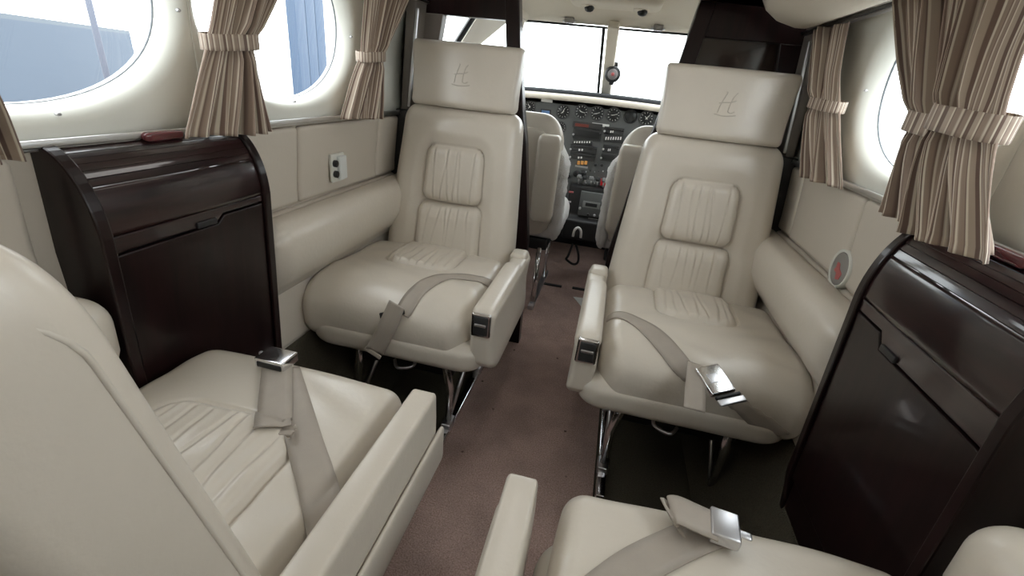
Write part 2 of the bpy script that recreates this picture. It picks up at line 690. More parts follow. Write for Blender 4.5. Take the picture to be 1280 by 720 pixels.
# ceiling with the bulging overhead soffits
half = [(0.645, 1.325), (0.625, 1.283), (0.60, 1.278), (0.580, 1.270), (0.555, 1.262), (0.53, 1.262), (0.49, 1.272), (0.455, 1.295), (0.435, 1.325),
        (0.42, 1.37), (0.36, 1.43), (0.20, 1.468), (0.0, 1.475)]
prof = [(-x, z) for x, z in half] + [(x, z) for x, z in half[::-1][1:]]
V, F = [], []
ys = [Y_AFT, -0.5, 0.5, 1.2, 1.56, 1.61, 1.635, 1.645]
n = len(prof)
for y in ys:
    k = 0.0 if y <= 1.56 else (y - 1.56) / 0.085
    g = 1 - math.sqrt(max(0, 1 - k * k))
    for (x, z) in prof:
        V.append((x, y, z + 0.055 * g * (1 if abs(x) > 0.4 else 0)))
for y in ys[::-1]:
    for (x, z) in prof[::-1]:
        V.append((x * 1.02, y, z + 0.08))
for j in range(len(ys) * 2 - 1):
    for i in range(n - 1):
        a, b = j * n + i, j * n + i + 1
        F.append((a, b, b + n, a + n))
ce = fix_normals(put('ceiling', V, F, HEADLINER, None, True))
struct(ce, 'cream padded cabin headliner with rounded side soffits')

# aft bulkhead far behind the camera
wa = struct(box('wall_aft', (-0.72, Y_AFT - 0.03, -0.04), (0.72, Y_AFT, 1.6), WALLPAD, None, r=0.003), 'cream aft cabin bulkhead')


# forward partitions beside the cockpit opening
def open_x(z):
    return np.interp(z, [0, 0.48, 0.85, 0.95, 1.15, 1.33, 1.5], [0.145, 0.16, 0.207, 0.228, 0.262, 0.285, 0.31])


for s, side in ((-1, 'left'), (1, 'right')):
    wb = struct_root('wall_forward_' + side, 'dark polished wood partition behind the %s seat' % side)
    zz = [0.0, 0.3, 0.48, 0.7, 0.85, 0.95, 1.15, 1.33, 1.46]
    inner = [(s * float(open_x(z)), z) for z in zz]
    pw = 0.050
    outer = [(s * (float(open_x(z)) + pw), z) for z in zz[::-1]]
    prism('upright_post', inner + outer, 1, 1.715, 1.765, WOODV, wb, bevel=0.004)
    # header, lower panel, outer upright
    xo = 0.70
    ztop, zlow = 1.238, 1.00
    hd = [(s * (float(open_x(z)) + pw - 0.002), z) for z in (ztop, 1.33, 1.46)]
    prism('header', hd + [(s * 0.60, 1.46), (s * 0.66, 1.30), (s * 0.67, ztop)], 1, 1.72, 1.755, WOODV, wb, bevel=0.003)
    lp = [(s * (float(open_x(z)) + pw - 0.002), z) for z in (0.0, 0.48, 0.85, zlow)]
    prism('lower_panel', lp + [(s * 0.69, zlow), (s * 0.70, 0.7), (s * 0.69, 0.4), (s * 0.55, 0.0)], 1, 1.72, 1.755, WOODV, wb, bevel=0.003)
    prism('outer_upright', [(s * 0.545, ztop + 0.001), (s * 0.585, zlow - 0.001), (s * 0.70, zlow - 0.001), (s * 0.67, ztop + 0.001)], 1, 1.715, 1.757,
          TAUPE if s < 0 else WOODV, wb, bevel=0.003)
    if s > 0:
        prism('smoked_insert', [(0.255, zlow), (0.29, ztop + 0.01), (0.57, ztop + 0.01), (0.60, zlow)], 1, 1.732, 1.742, SMOKE, wb)
    # edge moulding strip against the wall
    prism('wall_moulding', [(s * 0.60, 1.30), (s * 0.632, 0.92), (s * 0.66, 0.92), (s * 0.635, 1.30)], 1, 1.62, 1.715, TAUPE, wb, bevel=0.006)
    prism('metal_gleam_strip', [(s * 0.592, 1.24), (s * 0.622, 0.935), (s * 0.630, 0.935), (s * 0.600, 1.24)], 1, 1.612, 1.622, ALU, wb, bevel=0.002)  # metal trim strip, on the right put in for a gleam of light
    # dark recess box between wall and partition
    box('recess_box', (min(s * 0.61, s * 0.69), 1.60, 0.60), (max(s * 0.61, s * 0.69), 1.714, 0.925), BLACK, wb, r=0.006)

# ------------------------------------------------------------------ cockpit shell
CS = 1.0   # cockpit sill height


def beam(name, A, B, w, d, mt, parent, up=(0, 0, 1)):
    A, B = np.array(A, float), np.array(B, float)
    t = (B - A) / np.linalg.norm(B - A)
    a = np.cross(t, np.array(up, float))
    a /= np.linalg.norm(a)
    b = np.cross(a, t)
    V, F = rbox((w / 2, d / 2, np.linalg.norm(B - A) / 2), min(w, d) * 0.25, 2, 9)
    V = (A + B) / 2 + V[:, :1] * a + V[:, 1:2] * b + V[:, 2:3] * t
    return fix_normals(put(name, V, F, mt, parent))


def slab(name, pts, thick, mt, parent=None):
    """quad or polygon plate with thickness along its normal"""
    P = np.array(pts, float)
    nn = np.cross(P[1] - P[0], P[2] - P[0])
    nn /= np.linalg.norm(nn)
    n = len(P)
    V = np.concatenate([P, P + nn * thick])
    F = [tuple(range(n)), tuple(range(2 * n - 1, n - 1, -1))] + [(i, (i + 1) % n, n + (i + 1) % n, n + i) for i in range(n)]
    return fix_normals(put(name, V, F, mt, parent, False))


for s, side in ((-1, 'left'), (1, 'right')):
    wc = struct_root('wall_cockpit_' + side, 'cream %s side of the cockpit' % side)
    slab('side_panel', [(s * 0.70, 1.76, 0.0), (s * 0.70, 1.76, CS), (s * 0.62, 2.55, CS), (s * 0.50, 3.22, CS), (s * 0.50, 3.22, 0.0)], 0.02, HEADLINER, wc)
    slab('side_panel', [(s * 0.70, 1.76, CS), (s * 0.68, 1.79, CS), (s * 0.54, 1.79, 1.36), (s * 0.55, 1.76, 1.36)], 0.02, HEADLINER, wc)
    beam('window_pillar', (s * 0.43, 2.40, 1.335), (s * 0.57, 2.78, CS), 0.055, 0.05, HEADLINER, wc)
    beam('window_pillar', (s * 0.478, 2.00, 1.345), (s * 0.635, 1.72 + 0.10, CS), 0.018, 0.02, BLACK, wc)
    slab('door_pillar', [(s * 0.470, 2.03, 1.35), (s * 0.440, 2.40, 1.34), (s * 0.545, 2.10, 1.16), (s * 0.625, 2.02, CS), (s * 0.630, 1.86, CS)], 0.03, HEADLINER, wc)
    beam('upper_rail', (s * 0.535, 1.76, 1.36), (s * 0.42, 2.43, 1.335), 0.06, 0.05, HEADLINER, wc)
    beam('lower_rail', (s * 0.69, 1.76, CS), (s * 0.57, 2.78, CS), 0.05, 0.04, HEADLINER, wc)
    w = struct_root('window_%d' % (7 if s < 0 else 8), '%s cockpit side window' % side)
    slab('pane', [(s * 0.525, 1.79, 1.355), (s * 0.43, 2.40, 1.335), (s * 0.57, 2.78, CS), (s * 0.665, 1.79, CS)], 0.004, GLASS, w)
    w = struct_root('window_%d' % (9 if s < 0 else 10), '%s half of the cockpit windshield' % side)
    slab('pane', [(s * 0.02, 2.50, 1.325), (s * 0.41, 2.43, 1.318), (s * 0.55, 2.80, 0.99), (s * 0.02, 2.98, 0.99)], 0.004, GLASS, w)
    tube('window_seal', [(s * 0.022, 2.49, 1.322), (s * 0.41, 2.42, 1.315)], 0.005, RUBBER, w)
    if s < 0:
        tube('window_seal', [(-0.040, 2.475, 1.320), (-0.040, 2.94, 1.0)], 0.008, RUBBER, w)

nw = struct(box('wall_nose', (-0.56, 3.22, -0.04), (0.56, 3.26, 1.0), BLACK, None, r=0.004), 'black firewall in front of the pedals')
struct(box('trim_6', (-0.56, 2.90, 0.955), (0.56, 3.26, 0.978), BLACK, None, r=0.004), 'black deck ahead of the glareshield')
# windshield centre post
tr = struct_root('trim_5', 'cream centre post between the windshield halves')
beam('centre_post', (0.005, 2.44, 1.335), (0.005, 2.95, 0.985), 0.055, 0.04, HEADLINER, tr)

# cockpit roof
V, F = [], []
yr = [1.62, 1.76, 2.0, 2.25, 2.40, 2.46, 2.49]
xr = np.linspace(-1, 1, 25)
for y in yr:
    hw = np.interp(y, [1.62, 1.76, 2.49], [0.60, 0.58, 0.43])
    zc = np.interp(y, [1.62, 1.76, 2.25, 2.40, 2.46, 2.49], [1.50, 1.50, 1.455, 1.425, 1.385, 1.335])
    ze = np.interp(y, [1.62, 1.76, 2.49], [1.44, 1.37, 1.325])
    for x in xr:
        V.append((x * hw, y, ze + (zc - ze) * (1 - abs(x) ** 2.6)))
nn_ = len(xr)
for j in range(len(yr) - 1):
    for i in range(nn_ - 1):
        F.append((j * nn_ + i, j * nn_ + i + 1, (j + 1) * nn_ + i + 1, (j + 1) * nn_ + i))
cr_ = fix_normals(put('ceiling_cockpit', V, F, HEADLINER, None))
md = cr_.modifiers.new('thick', 'SOLIDIFY')
md.thickness = 0.012
struct(cr_, 'cream cockpit headliner above the windshield')

# overhead moulded console with two swivel lamps
oc = thing('overhead_console', 'cream moulded console on the cockpit headliner above the windshield', 'console', (0, 2.36, 1.41))
V, F = rbox((0.20, 0.10, 0.022), (0.03, 0.03, 0.018), 3, 0.05)
put('console_body', V + np.array((0, 0, 0.0)), F, HEADLINER, oc)
for s in (-1, 1):
    lm = lathe('swivel_lamp', [(0.030, 0.0), (0.034, -0.006), (0.030, -0.014), (0.018, -0.018)], (s * 0.115, 0.0, -0.016), HEADLINER, oc, 20, 2)
    lathe('lamp_lens', [(0.020, 0.004), (0.022, -0.008), (0.017, -0.018), (0.008, -0.022)], (s * 0.115 + 0.006, -0.010, -0.026), BLACK, lm, 16, 2)
for s in (-1, 1):
    t = thing('visor_bracket', 'grey sun visor bracket on the windshield top, %s of the centre post' % ('left' if s < 0 else 'right'), 'bracket', (s * 0.205, 2.47, 1.338), group='visor brackets')
    box('bracket_block', (-0.022, -0.012, -0.012), (0.022, 0.012, 0.012), mat('grey_plastic', (0.32, 0.30, 0.28), 0.5), t, r=0.004)
    tube('pivot_pin', [(-0.03, -0.004, -0.006), (0.03, -0.004, -0.006)], 0.004, STEEL, t)

# compass hanging on the centre post
cp = thing('compass', 'black round compass hanging on the windshield centre post', 'compass', tuple(at(766, 93, 1, 2.66)))
lathe('compass_case', [(0.030, 0.02), (0.040, 0.012), (0.040, -0.012), (0.034, -0.018)], (0, 0, 0), BLACK, cp, 24, 1)
lathe('compass_card', [(0.026, -0.0185), (0.024, -0.021)], (0, 0, 0), mat('compass_card_grey', (0.22, 0.2, 0.2), 0.3), cp, 24, 1)
lathe('dial_hub', [(0.009, -0.021), (0.007, -0.023)], (0, 0, 0), mat('dull_red', (0.42, 0.10, 0.10), 0.4), cp, 12, 1)
box('compass_mount', (-0.018, -0.008, 0.036), (0.018, 0.03, 0.058), BLACK, cp, r=0.004)
box('compass_mount', (-0.012, 0.0, -0.05), (0.012, 0.03, -0.036), BLACK, cp, r=0.004)

# glareshield and instrument panel
YP = 2.70
gs = thing('glareshield', 'cream padded glareshield lip below the windshield', 'glareshield', (0, 0, 0))
V, F = rbox((0.56, 0.15, 0.017), (0.03, 0.016, 0.016), 4, 0.04)
V = V + np.array((0, 2.80, 1.0))
V[:, 1] -= 0.06 * (V[:, 0] / 0.56) ** 2
V[:, 2] -= 0.012 * (V[:, 0] / 0.56) ** 2
put('padded_lip', V, F, HEADLINER, gs)
V2 = V.copy()
V2[:, 2] += 0.020
V2[:, 1] += 0.012
put('dark_top', V2, F, mat('glare_black', (0.02, 0.022, 0.025), 0.8), gs)

ip = thing('instrument_panel', 'dark grey cockpit instrument panel full of dials, radios and switches', 'panel', (0, 0, 0))
prism('panel_board', [(-0.56, 0.62), (-0.56, 0.95), (-0.3, 0.962), (0.3, 0.962), (0.56, 0.945), (0.56, 0.62), (0.20, 0.60), (0.20, 0.40), (-0.13, 0.40), (-0.13, 0.60)], 1, YP, YP + 0.03, PANELGREY, ip, bevel=0.003)


def zp(zx, zy):
    """point of the panel read in the enlarged view (scale 4.923, origin 640,100)"""
    p = at(640 + zx / 4.923, 100 + zy / 4.923, 1, YP)
    return p[0], p[2]


PXM = 0.00425 / 4.923    # metres per enlarged pixel on the panel


def dial(zx, zy, zr, needle=0.6, dark=False, second=None):
    x, z = zp(zx, zy)
    r = zr * PXM
    b = lathe('dial', [(r * 1.12, 0.0), (r * 1.12, -0.006), (r * 0.96, -0.008), (r * 0.92, -0.004)], (x, YP, z), BLACK if dark else mat('bezel_grey', (0.06, 0.062, 0.064), 0.4), ip, 28, 1)
    lathe('dial_face', [(r * 0.92, -0.0042), (r * 0.90, -0.0050)], (x, YP, z), DIAL, b, 28, 1)
    if dark:
        return b
    # tick marks joined into one printed ring
    V, F = [], []
    for k in range(12):
        a = 2 * math.pi * k / 12
        c, sn = math.cos(a), math.sin(a)
        for (rr, ww) in ((0.70, -1), (0.70, 1), (0.87, 1), (0.87, -1)):
            V.append((x + r * rr * c - ww * r * 0.035 * sn, YP - 0.0055, z + r * rr * sn + ww * r * 0.035 * c))
        F.append((4 * k, 4 * k + 1, 4 * k + 2, 4 * k + 3))
    put('tick_marks', V, F, WHITE, b, False)
    for a, ln in ((needle, 0.62), (second, 0.4)):
        if a is None:
            continue
        c, sn = math.cos(a), math.sin(a)
        w = r * 0.06
        V = [(x - w * sn - r * 0.2 * c, YP - 0.0065, z + w * c - r * 0.2 * sn), (x + w * sn - r * 0.2 * c, YP - 0.0065, z - w * c - r * 0.2 * sn),
             (x + w * .5 * sn + r * ln * c, YP - 0.0065, z - w * .5 * c + r * ln * sn), (x - w * .5 * sn + r * ln * c, YP - 0.0065, z + w * .5 * c + r * ln * sn)]
        V += [(p[0], p[1] - 0.001, p[2]) for p in V]
        fix_normals(put('needle', V, [(0, 1, 2, 3), (7, 6, 5, 4), (0, 1, 5, 4), (1, 2, 6, 5), (2, 3, 7, 6), (3, 0, 4, 7)], WHITE, b, False))
    return b


dial(110, 165, 34, 2.2, second=4.0)
dial(315, 195, 40, 1.2, second=3.9)
dial(428, 195, 41, -0.2, second=2.6)
dial(525, 205, 41, 3.4, second=0.4)
dial(625, 215, 41, 0.3, second=3.3)
dial(730, 225, 38, dark=True)
dial(828, 235, 41, 0.9, second=2.4)
dial(300, 292, 33, 2.0)
dial(20, 150, 38, 1.0, second=2.0)
dial(-90, 165, 38, 0.4)
dial(930, 245, 40, 1.9)


def pbox(name, zx0, zy0, zx1, zy1, proud, mt, parent=None, r=0.002):
    x0, z0 = zp(zx0, zy1)
    x1, z1 = zp(zx1, zy0)
    cx, cz = (x0 + x1) / 2, (z0 + z1) / 2
    w, h = (zx1 - zx0) * PXM / 2, (zy1 - zy0) * PXM / 2
    return box(name, (cx - w, YP - proud, cz - h), (cx + w, YP + 0.001, cz + h), mt, parent or ip, r=r)


pbox('placard', 178, 113, 252, 136, 0.003, WHITE)
pbox('placard', 490, 268, 600, 287, 0.004, WHITE)
pbox('placard', 385, 527, 470, 540, 0.003, mat('grey_print', (0.35, 0.35, 0.36), 0.5))
sc = pbox('display', 172, 180, 242, 232, 0.006, PANELDARK)
pbox('screen', 180, 188, 234, 224, 0.008, SCREEN, sc, 0.001)
# radio stack, each unit with its window, knobs and push buttons
radios = [(372, 262, 560, 298, 'r'), (372, 300, 556, 366, 'd'), (372, 370, 500, 398, 'b'), (355, 402, 528, 446, 'k'), (352, 452, 520, 492, 'k'),
          (565, 292, 690, 334, 'k'), (565, 340, 690, 385, 'b'), (558, 400, 660, 448, 'k'), (545, 456, 640, 500, 'd')]
for (a, b, c, d, kind) in radios:
    rr = pbox('radio', a, b, c, d, 0.010, PANELDARK)
    w, h = c - a, d - b
    if kind == 'd':
        pbox('display_window', a + w * .06, b + h * .15, c - w * .06, d - h * .2, 0.012, DIAL, rr, 0.001)
    if kind == 'r':
        pbox('display_window', a + w * .08, b + h * .2, a + w * .55, d - h * .3, 0.012, mat('dim_red_digits', (0.16, 0.03, 0.02), 0.3), rr, 0.001)
    if kind in 'kd':
        for q in (0.04, 0.93):
            x, z = zp(a + w * q, (b + d) / 2)
            lathe('knob', [(0.006, -0.010), (0.006, -0.020), (0.004, -0.022)], (x, YP, z), STEEL if q < .5 else BLACK, rr, 12, 1)
    if kind == 'k':
        for q in (0.32, 0.42):
            pbox('push_button', a + w * q, b + h * .45, a + w * (q + .06), b + h * .75, 0.014, WHITE, rr, 0.001)
        pbox('display_window', a + w * .12, b + h * .15, c - w * .15, b + h * .42, 0.012, DIAL, rr, 0.001)
    if kind == 'b':
        for q in range(7):
            pbox('push_button', a + w * (0.08 + .12 * q), b + h * .2, a + w * (0.14 + .12 * q), b + h * .6, 0.014, WHITE, rr, 0.001)
orow = pbox('annunciator_row', 396, 488, 470, 528, 0.008, PANELDARK)
for q in range(3):
    pbox('amber_light', 402 + q * 22, 496, 420 + q * 22, 520, 0.012, ORANGE, orow, 0.001)
for (zx, zy, zr) in ((515, 520, 10), (553, 523, 10), (350, 592, 14), (395, 575, 20), (440, 575, 20)):
    x, z = zp(zx, zy)
    lathe('knob', [(zr * PXM, 0.0), (zr * PXM, -0.016), (zr * PXM * .7, -0.02)], (x, YP, z), BLACK, ip, 16, 1)
pbox('fire_switch', 545, 606, 592, 650, 0.02, RED)
for row in range(3):
    for q in range(7):
        zx, zy = 430 + q * 26, 560 + row * 38
        if 535 < zx < 600 and 590 < zy < 660:
            continue
        x, z = zp(zx, zy + rng.uniform(-5, 5))
        lathe('toggle_switch', [(0.004, 0.0), (0.0035, -0.012), (0.0028, -0.016)], (x, YP, z), STEEL if (q + row) % 2 else BLACK, ip, 10, 1)
pbox('subpanel', 425, 618, 585, 690, 0.004, mat('subpanel_grey', (0.16, 0.165, 0.165), 0.5))

# pedestal with the power levers
pd = thing('control_pedestal', 'black control pedestal with levers between the pilot seats', 'pedestal', (0, 0, 0))
prism('pedestal_body', [(YP - 0.024, 0.25), (YP - 0.024, 0.555), (YP - 0.06, 0.545), (YP - 0.085, 0.38), (YP - 0.13, 0.36), (YP - 0.14, 0.25)], 0, -0.10, 0.105, BLACK, pd, bevel=0.01)
for i, x in enumerate((-0.055, -0.02, 0.015, 0.05, 0.085)):
    lv = tube('lever', [(x, YP - 0.03, 0.545), (x, YP - 0.05, 0.59)], 0.005, STEEL, pd)
    lathe('lever_knob', [(0.004, -0.014), (0.013, -0.008), (0.013, 0.008), (0.004, 0.014)], (x, YP - 0.052, 0.595), BLACK if i % 2 else mat('grey_knob', (0.2, 0.2, 0.2), 0.4), lv, 12, 0)
q0, q1 = at(722, 268, 1, YP - 0.09), at(757, 243, 1, YP - 0.09)
pf = box('pedestal_radio', (q0[0], YP - 0.100, q0[2]), (q1[0], YP - 0.075, q1[2]), PANELGREY, pd, r=0.003)
box('display_window', (q0[0] + 0.02, YP - 0.103, (q0[2] + q1[2]) / 2 - 0.018), (q1[0] - 0.02, YP - 0.099, (q0[2] + q1[2]) / 2 + 0.018), mat('lcd_grey', (0.24, 0.25, 0.24), 0.4), pf, r=0.001)
box('display_inset', (q0[0] + 0.035, YP - 0.105, (q0[2] + q1[2]) / 2 - 0.010), (q1[0] - 0.035, YP - 0.102, (q0[2] + q1[2]) / 2 + 0.010), DIAL, pf, r=0.001)
for k, (px, py) in enumerate(((725, 260), (743, 269), (752, 270), (735, 268))):
    c = at(px, py, 1, YP - 0.10)
    lathe('knob', [(0.007, 0.0), (0.007, -0.012), (0.005, -0.014)], tuple(c), STEEL if k < 2 else BLACK, pd, 12, 1)
for (px0, px1, py, mt_) in ((696, 714, 250, STEEL), (706, 717, 239, mat('dull_red', (0.42, 0.10, 0.10), 0.4)), (735, 752, 273, STEEL)):
    c0, c1 = at(px0, py, 1, YP - 0.09), at(px1, py, 1, YP - 0.09)
    box('marker_strip', (max(c0[0], -0.099), YP - 0.094, c0[2] - 0.004), (c1[0], YP - 0.080, c0[2] + 0.004), mt_, pd, r=0.002)
# trim handle and looped strap at the pedestal foot
hk = thing('handle_hook', 'white open hook handle on the pedestal front', 'hook', tuple(at(722, 290, 1, YP - 0.155)))
tube('hook_loop', smooth_path([(-0.022, 0, -0.03), (-0.018, -0.006, 0.01), (0.0, -0.008, 0.028), (0.018, -0.006, 0.01), (0.022, 0, -0.03)], 6), 0.007, WHITE, hk)
cl = thing('strap_loop', 'black strap loop hanging to the carpet before the pedestal', 'strap', (0, 0, 0))
lp_ = [at(*q, 1, YP - 0.16) for q in ((716, 305), (710, 320), (708, 324), (716, 330), (722, 328), (723, 318), (720, 306))]
tube('strap', smooth_path(lp_, 6), 0.007, RUBBER, cl)
# threshold plates on the carpet
for i, (px, py, ln) in enumerate(((688, 357, 0.13), (727, 363, 0.11))):
    c = at(px, py, 2, 0.0)
    t = tag(box('threshold_plate', (c[0] - ln / 2, c[1] - 0.012, 0.003), (c[0] + ln / 2, c[1] + 0.012, 0.010), RUBBER, None, r=0.002),
            'dark threshold strip on the carpet by the %s pilot seat' % ('left' if i == 0 else 'right'), 'threshold', 'threshold strips')
c = at(722, 378, 2, 0.0)
tag(prism('paper_slip', [(c[0] - 0.03, c[1] + 0.05), (c[0] + 0.05, c[1] + 0.06), (c[0] + 0.05, c[1] - 0.10)], 2, 0.0045, 0.006, WHITE), 'white paper corner on the carpet beside the right seat', 'paper')


# ------------------------------------------------------------------ pilot seats
def pilot_seat(s, side):
    t = thing('pilot_seat', 'cream %s pilot seat with sheepskin edge and folded armrest seen from behind' % side, 'seat', (-0.31 if s < 0 else 0.335, 2.10, 0), 0, 'pilot seats')

    def add(name, V, F, mt, p=t):
        V = V.copy()
        V[:, 0] *= -s      # local +x points to the aisle
        return fix_normals(put(name, V, F, mt, p))
    # back: rounded top
    V, F = rbox((0.20, 0.055, 0.28), (0.10, 0.045, 0.13), 6, 0.05)
    V[:, 1] += -0.14 * (V[:, 2] + 0.28) * 0.55
    add('backrest', V + np.array((0, 0.03, 0.66)), F, LEATHER_B)
    V, F = rbox((0.165, 0.02, 0.24), (0.09, 0.018, 0.11), 5, 0.05)
    V[:, 1] += -0.14 * (V[:, 2] + 0.28) * 0.55
    add('back_panel', V + np.array((0, -0.025, 0.64)), F, LEATHER_B)
    # fleece cover wrapping the aisle edge
    V, F = rbox((0.028, 0.075, 0.27), (0.026, 0.05, 0.10), 5, 0.012)
    nz = np.sin(V[:, 2] * 60 + 3 * np.sin(V[:, 1] * 40)) * 0.004 + np.sin(V[:, 2] * 140) * 0.002
    V[:, 0] += nz
    V[:, 1] += nz + 0.04 - 0.14 * (V[:, 2] + 0.28) * 0.55
    V[:, 0] -= 0.10 * sstep(0.10, 0.28, V[:, 2])
    add('sheepskin_cover', V + np.array((0.205, 0.03, 0.63)), F, FLEECE)
    # folded-up armrest
    V, F = rbox((0.050, 0.040, 0.190), (0.022, 0.022, 0.035), 4, 0.05)
    V[:, 1] += -0.10 * (V[:, 2] + 0.19) * 0.5
    add('armrest', V + np.array((0.152, -0.082, 0.675)), F, LEATHER)
    V, F = rbox((0.215, 0.22, 0.075), 0.055, 5, 0.03)
    V[:, 0] += 0.004 * np.sin(V[:, 1] * 60) * (V[:, 0] > 0.1)
    add('seat_cushion', V + np.array((0.02, 0.25, 0.43)), F, FLEECE)
    V, F = rbox((0.18, 0.20, 0.03), 0.01, 2, 9)
    add('seat_pan', V + np.array((0, 0.24, 0.33)), F, BLACK)
    for lx in (-0.15, 0.15):
        for ly in (0.02, 0.40):
            V, F = tube_vf([(lx, ly, 0.32), (lx, ly - 0.02, 0.02)], 0.011)
            add('leg', np.array(V), F, CHROME)
        V, F = rbox((0.014, 0.26, 0.012), 0.004, 2, 9)
        add('floor_rail', V + np.array((lx, 0.22, 0.012)), F, STEEL)
    V, F = tube_vf([(0.15, 0.0, 0.30), (0.16, -0.05, 0.22), (0.16, -0.05, 0.06)], 0.012)
    add('adjuster_strut', np.array(V), F, CHROME)
    return t


pilot_seat(-1, 'left')
pilot_seat(1, 'right')
# ------------------------------------------------------------------ passenger seats
def pleats(u, v, ulist, amp, width, seed):
    r = np.random.RandomState(seed)
    out = np.zeros_like(u)
    for uc in ulist:
        a, b, ph, k = r.uniform(-0.01, 0.01), r.uniform(-0.006, 0.006), r.uniform(0, 6), r.uniform(0.6, 1.2)
        c = uc + a * (v * 8) + b * np.sin(v * 22 + ph)
        out -= amp * k * np.exp(-((u - c) / width) ** 2)
        out += amp * 0.5 * k * np.exp(-((u - c - width * 2.2) / (width * 1.6)) ** 2)
    return out


def seam(d, depth=0.009, w=0.004):
    return -depth * np.exp(-(d / w) ** 2)


class Seat:
    def __init__(self, label, loc, rotz, inn, group):
        self.root = thing('passenger_seat', label, 'seat', loc, rotz, group)
        self.inn = inn
        self.rot = Matrix.Translation(Vector(loc)) @ Matrix.Rotation(rotz, 4, 'Z')
        self.root.matrix_basis = self.rot
        self.V = None

    def add(self, name, V, F, mt, parent=None, label=None):
        V = np.array(V, float)
        V[:, 0] *= self.inn
        F = np.asarray(F) if not isinstance(F, list) else F
        if self.inn < 0:
            F = [tuple(f)[::-1] for f in F]
        o = put(name, V, F, mt, parent or self.root)
        if label:
            o['label'] = label
        return o

    def world_bvh(self, objs):
        vs_, fs_ = [], []
        for o in objs:
            b = len(vs_)
            vs_ += [self.rot @ v.co for v in o.data.vertices]
            fs_ += [[b + i for i in p.vertices] for p in o.data.polygons]
        return BVHTree.FromPolygons(vs_, fs_)

    def tub(self, name, P, r, mt, parent=None, n=10):
        V, F = tube_vf(P, r, n)
        o = self.add(name, V, F, mt, parent)
        fix_normals(o)
        return o


def cushion_shape(S, front, depth, width, ztop, rr, bulge, insert, seed, corner=0.10, plump=0.016, hz_=0.070):
    """cushion whose front edge lies at local y=front"""
    hx, hy, hz = width / 2, depth / 2, hz_
    V, F = rbox((hx, hy, hz), rr, 7, (0.0030, 0.0040, 0.03))
    u, v, z = V[:, 0].copy(), V[:, 1].copy(), V[:, 2].copy()
    top = sstep(-0.01, 0.05, z)
    t = np.clip((v - (hy - 0.17)) / 0.17, 0, 1)
    nu = u * (1 - corner * t ** 2.5)
    nz = z + plump * top * np.cos(np.clip(u / hx, -1, 1) * math.pi / 2) ** 0.7 * (0.6 + 0.4 * np.cos(np.clip(v / hy, -1, 1) * math.pi / 2))
    nz += top * bulge * np.exp(-((v - hy + 0.13) / 0.085) ** 2)
    # the front droops under itself
    nv = v + 0.014 * np.cos(np.clip(z / hz, -1, 1) * math.pi / 2) * t
    nz -= 0.012 * (1 - top) * t
    cu, cv, iu, iv, ir = insert
    d = sd_rrect(u, v, cu, cv, iu, iv, ir)
    inside = sstep(0.004, -0.02, d)
    nz += top * (seam(d) + 0.012 * inside)
    fade = inside * (0.35 + 0.65 * sstep(cv - iv * 0.3, cv + iv, v))
    nz += top * fade * pleats(u - cu, v, np.linspace(-iu * 0.75, iu * 0.75, 7), 0.0045, 0.0034, seed)
    # soft waves of used leather
    nz += top * 0.0022 * np.sin(u * 31 + 3 * np.sin(v * 17 + seed)) * np.sin(v * 27 + seed)
    V = np.stack([nu, nv, nz], -1) + np.array((0, front - hy, ztop - hz))
    return V, F


def back_shape(width0, width1, z0, z1, thick, vbase, recl, inserts, seed, rc=0.05):
    h = (z1 - z0) / 2
    hx = width0 / 2
    V, F = rbox((hx, thick / 2, h), (rc, thick * 0.42 if rc > 0.03 else 0.03, 0.05 if rc > 0.03 else 0.075), 7, (0.0030, 0.03, 0.0042))
    u, v, z = V[:, 0].copy(), V[:, 1].copy(), V[:, 2].copy()
    k = (z + h) / (2 * h)
    front = sstep(-0.005, 0.02, v)
    nu = u * (1 + (width1 / width0 - 1) * k ** 1.2)
    nv = v + front * 0.016 * np.cos(np.clip(u / hx, -1, 1) * math.pi / 2)
    for (cz, iu, iz, ir) in inserts:
        d = sd_rrect(u, z, 0, cz - (z0 + h), iu, iz, ir)
        inside = sstep(0.004, -0.022, d)
        nv += front * (seam(d, 0.011, 0.0038) + 0.009 * inside - 0.010 * sstep(0.05, 0.0, d) * (d > 0))
        fade = inside * (0.25 + 0.75 * sstep(0.2 * iz, 0.9 * iz, np.abs(z - (cz - z0 - h))))
        nv += front * fade * pleats(u, z, np.array([-0.62, -0.3, -0.12, 0.08, 0.27, 0.66]) * iu, 0.0046, 0.0028, seed + int(cz * 100))
    nv += front * 0.0018 * np.sin(u * 26 + seed) * np.sin(z * 21 + seed * 2)
    zz = z + z0 + h
    nv = nv + vbase - thick / 2 - (zz - z0) * recl
    return np.stack([nu, nv, zz], -1), F


LOGO = [[(-0.9, -0.9), (-0.75, -0.2), (-0.45, 0.55), (-0.30, 0.9), (-0.42, 0.95)], [(0.15, -0.75), (0.25, 0.0), (0.45, 0.6), (0.75, 0.95)],
        [(-0.95, -0.05), (-0.3, 0.05), (0.3, 0.1), (0.75, 0.28)], [(0.15, -0.75), (0.5, -0.85), (0.85, -0.7)], [(-1.2, -1.05), (-0.4, -1.15), (0.4, -1.12), (1.1, -1.0)]]


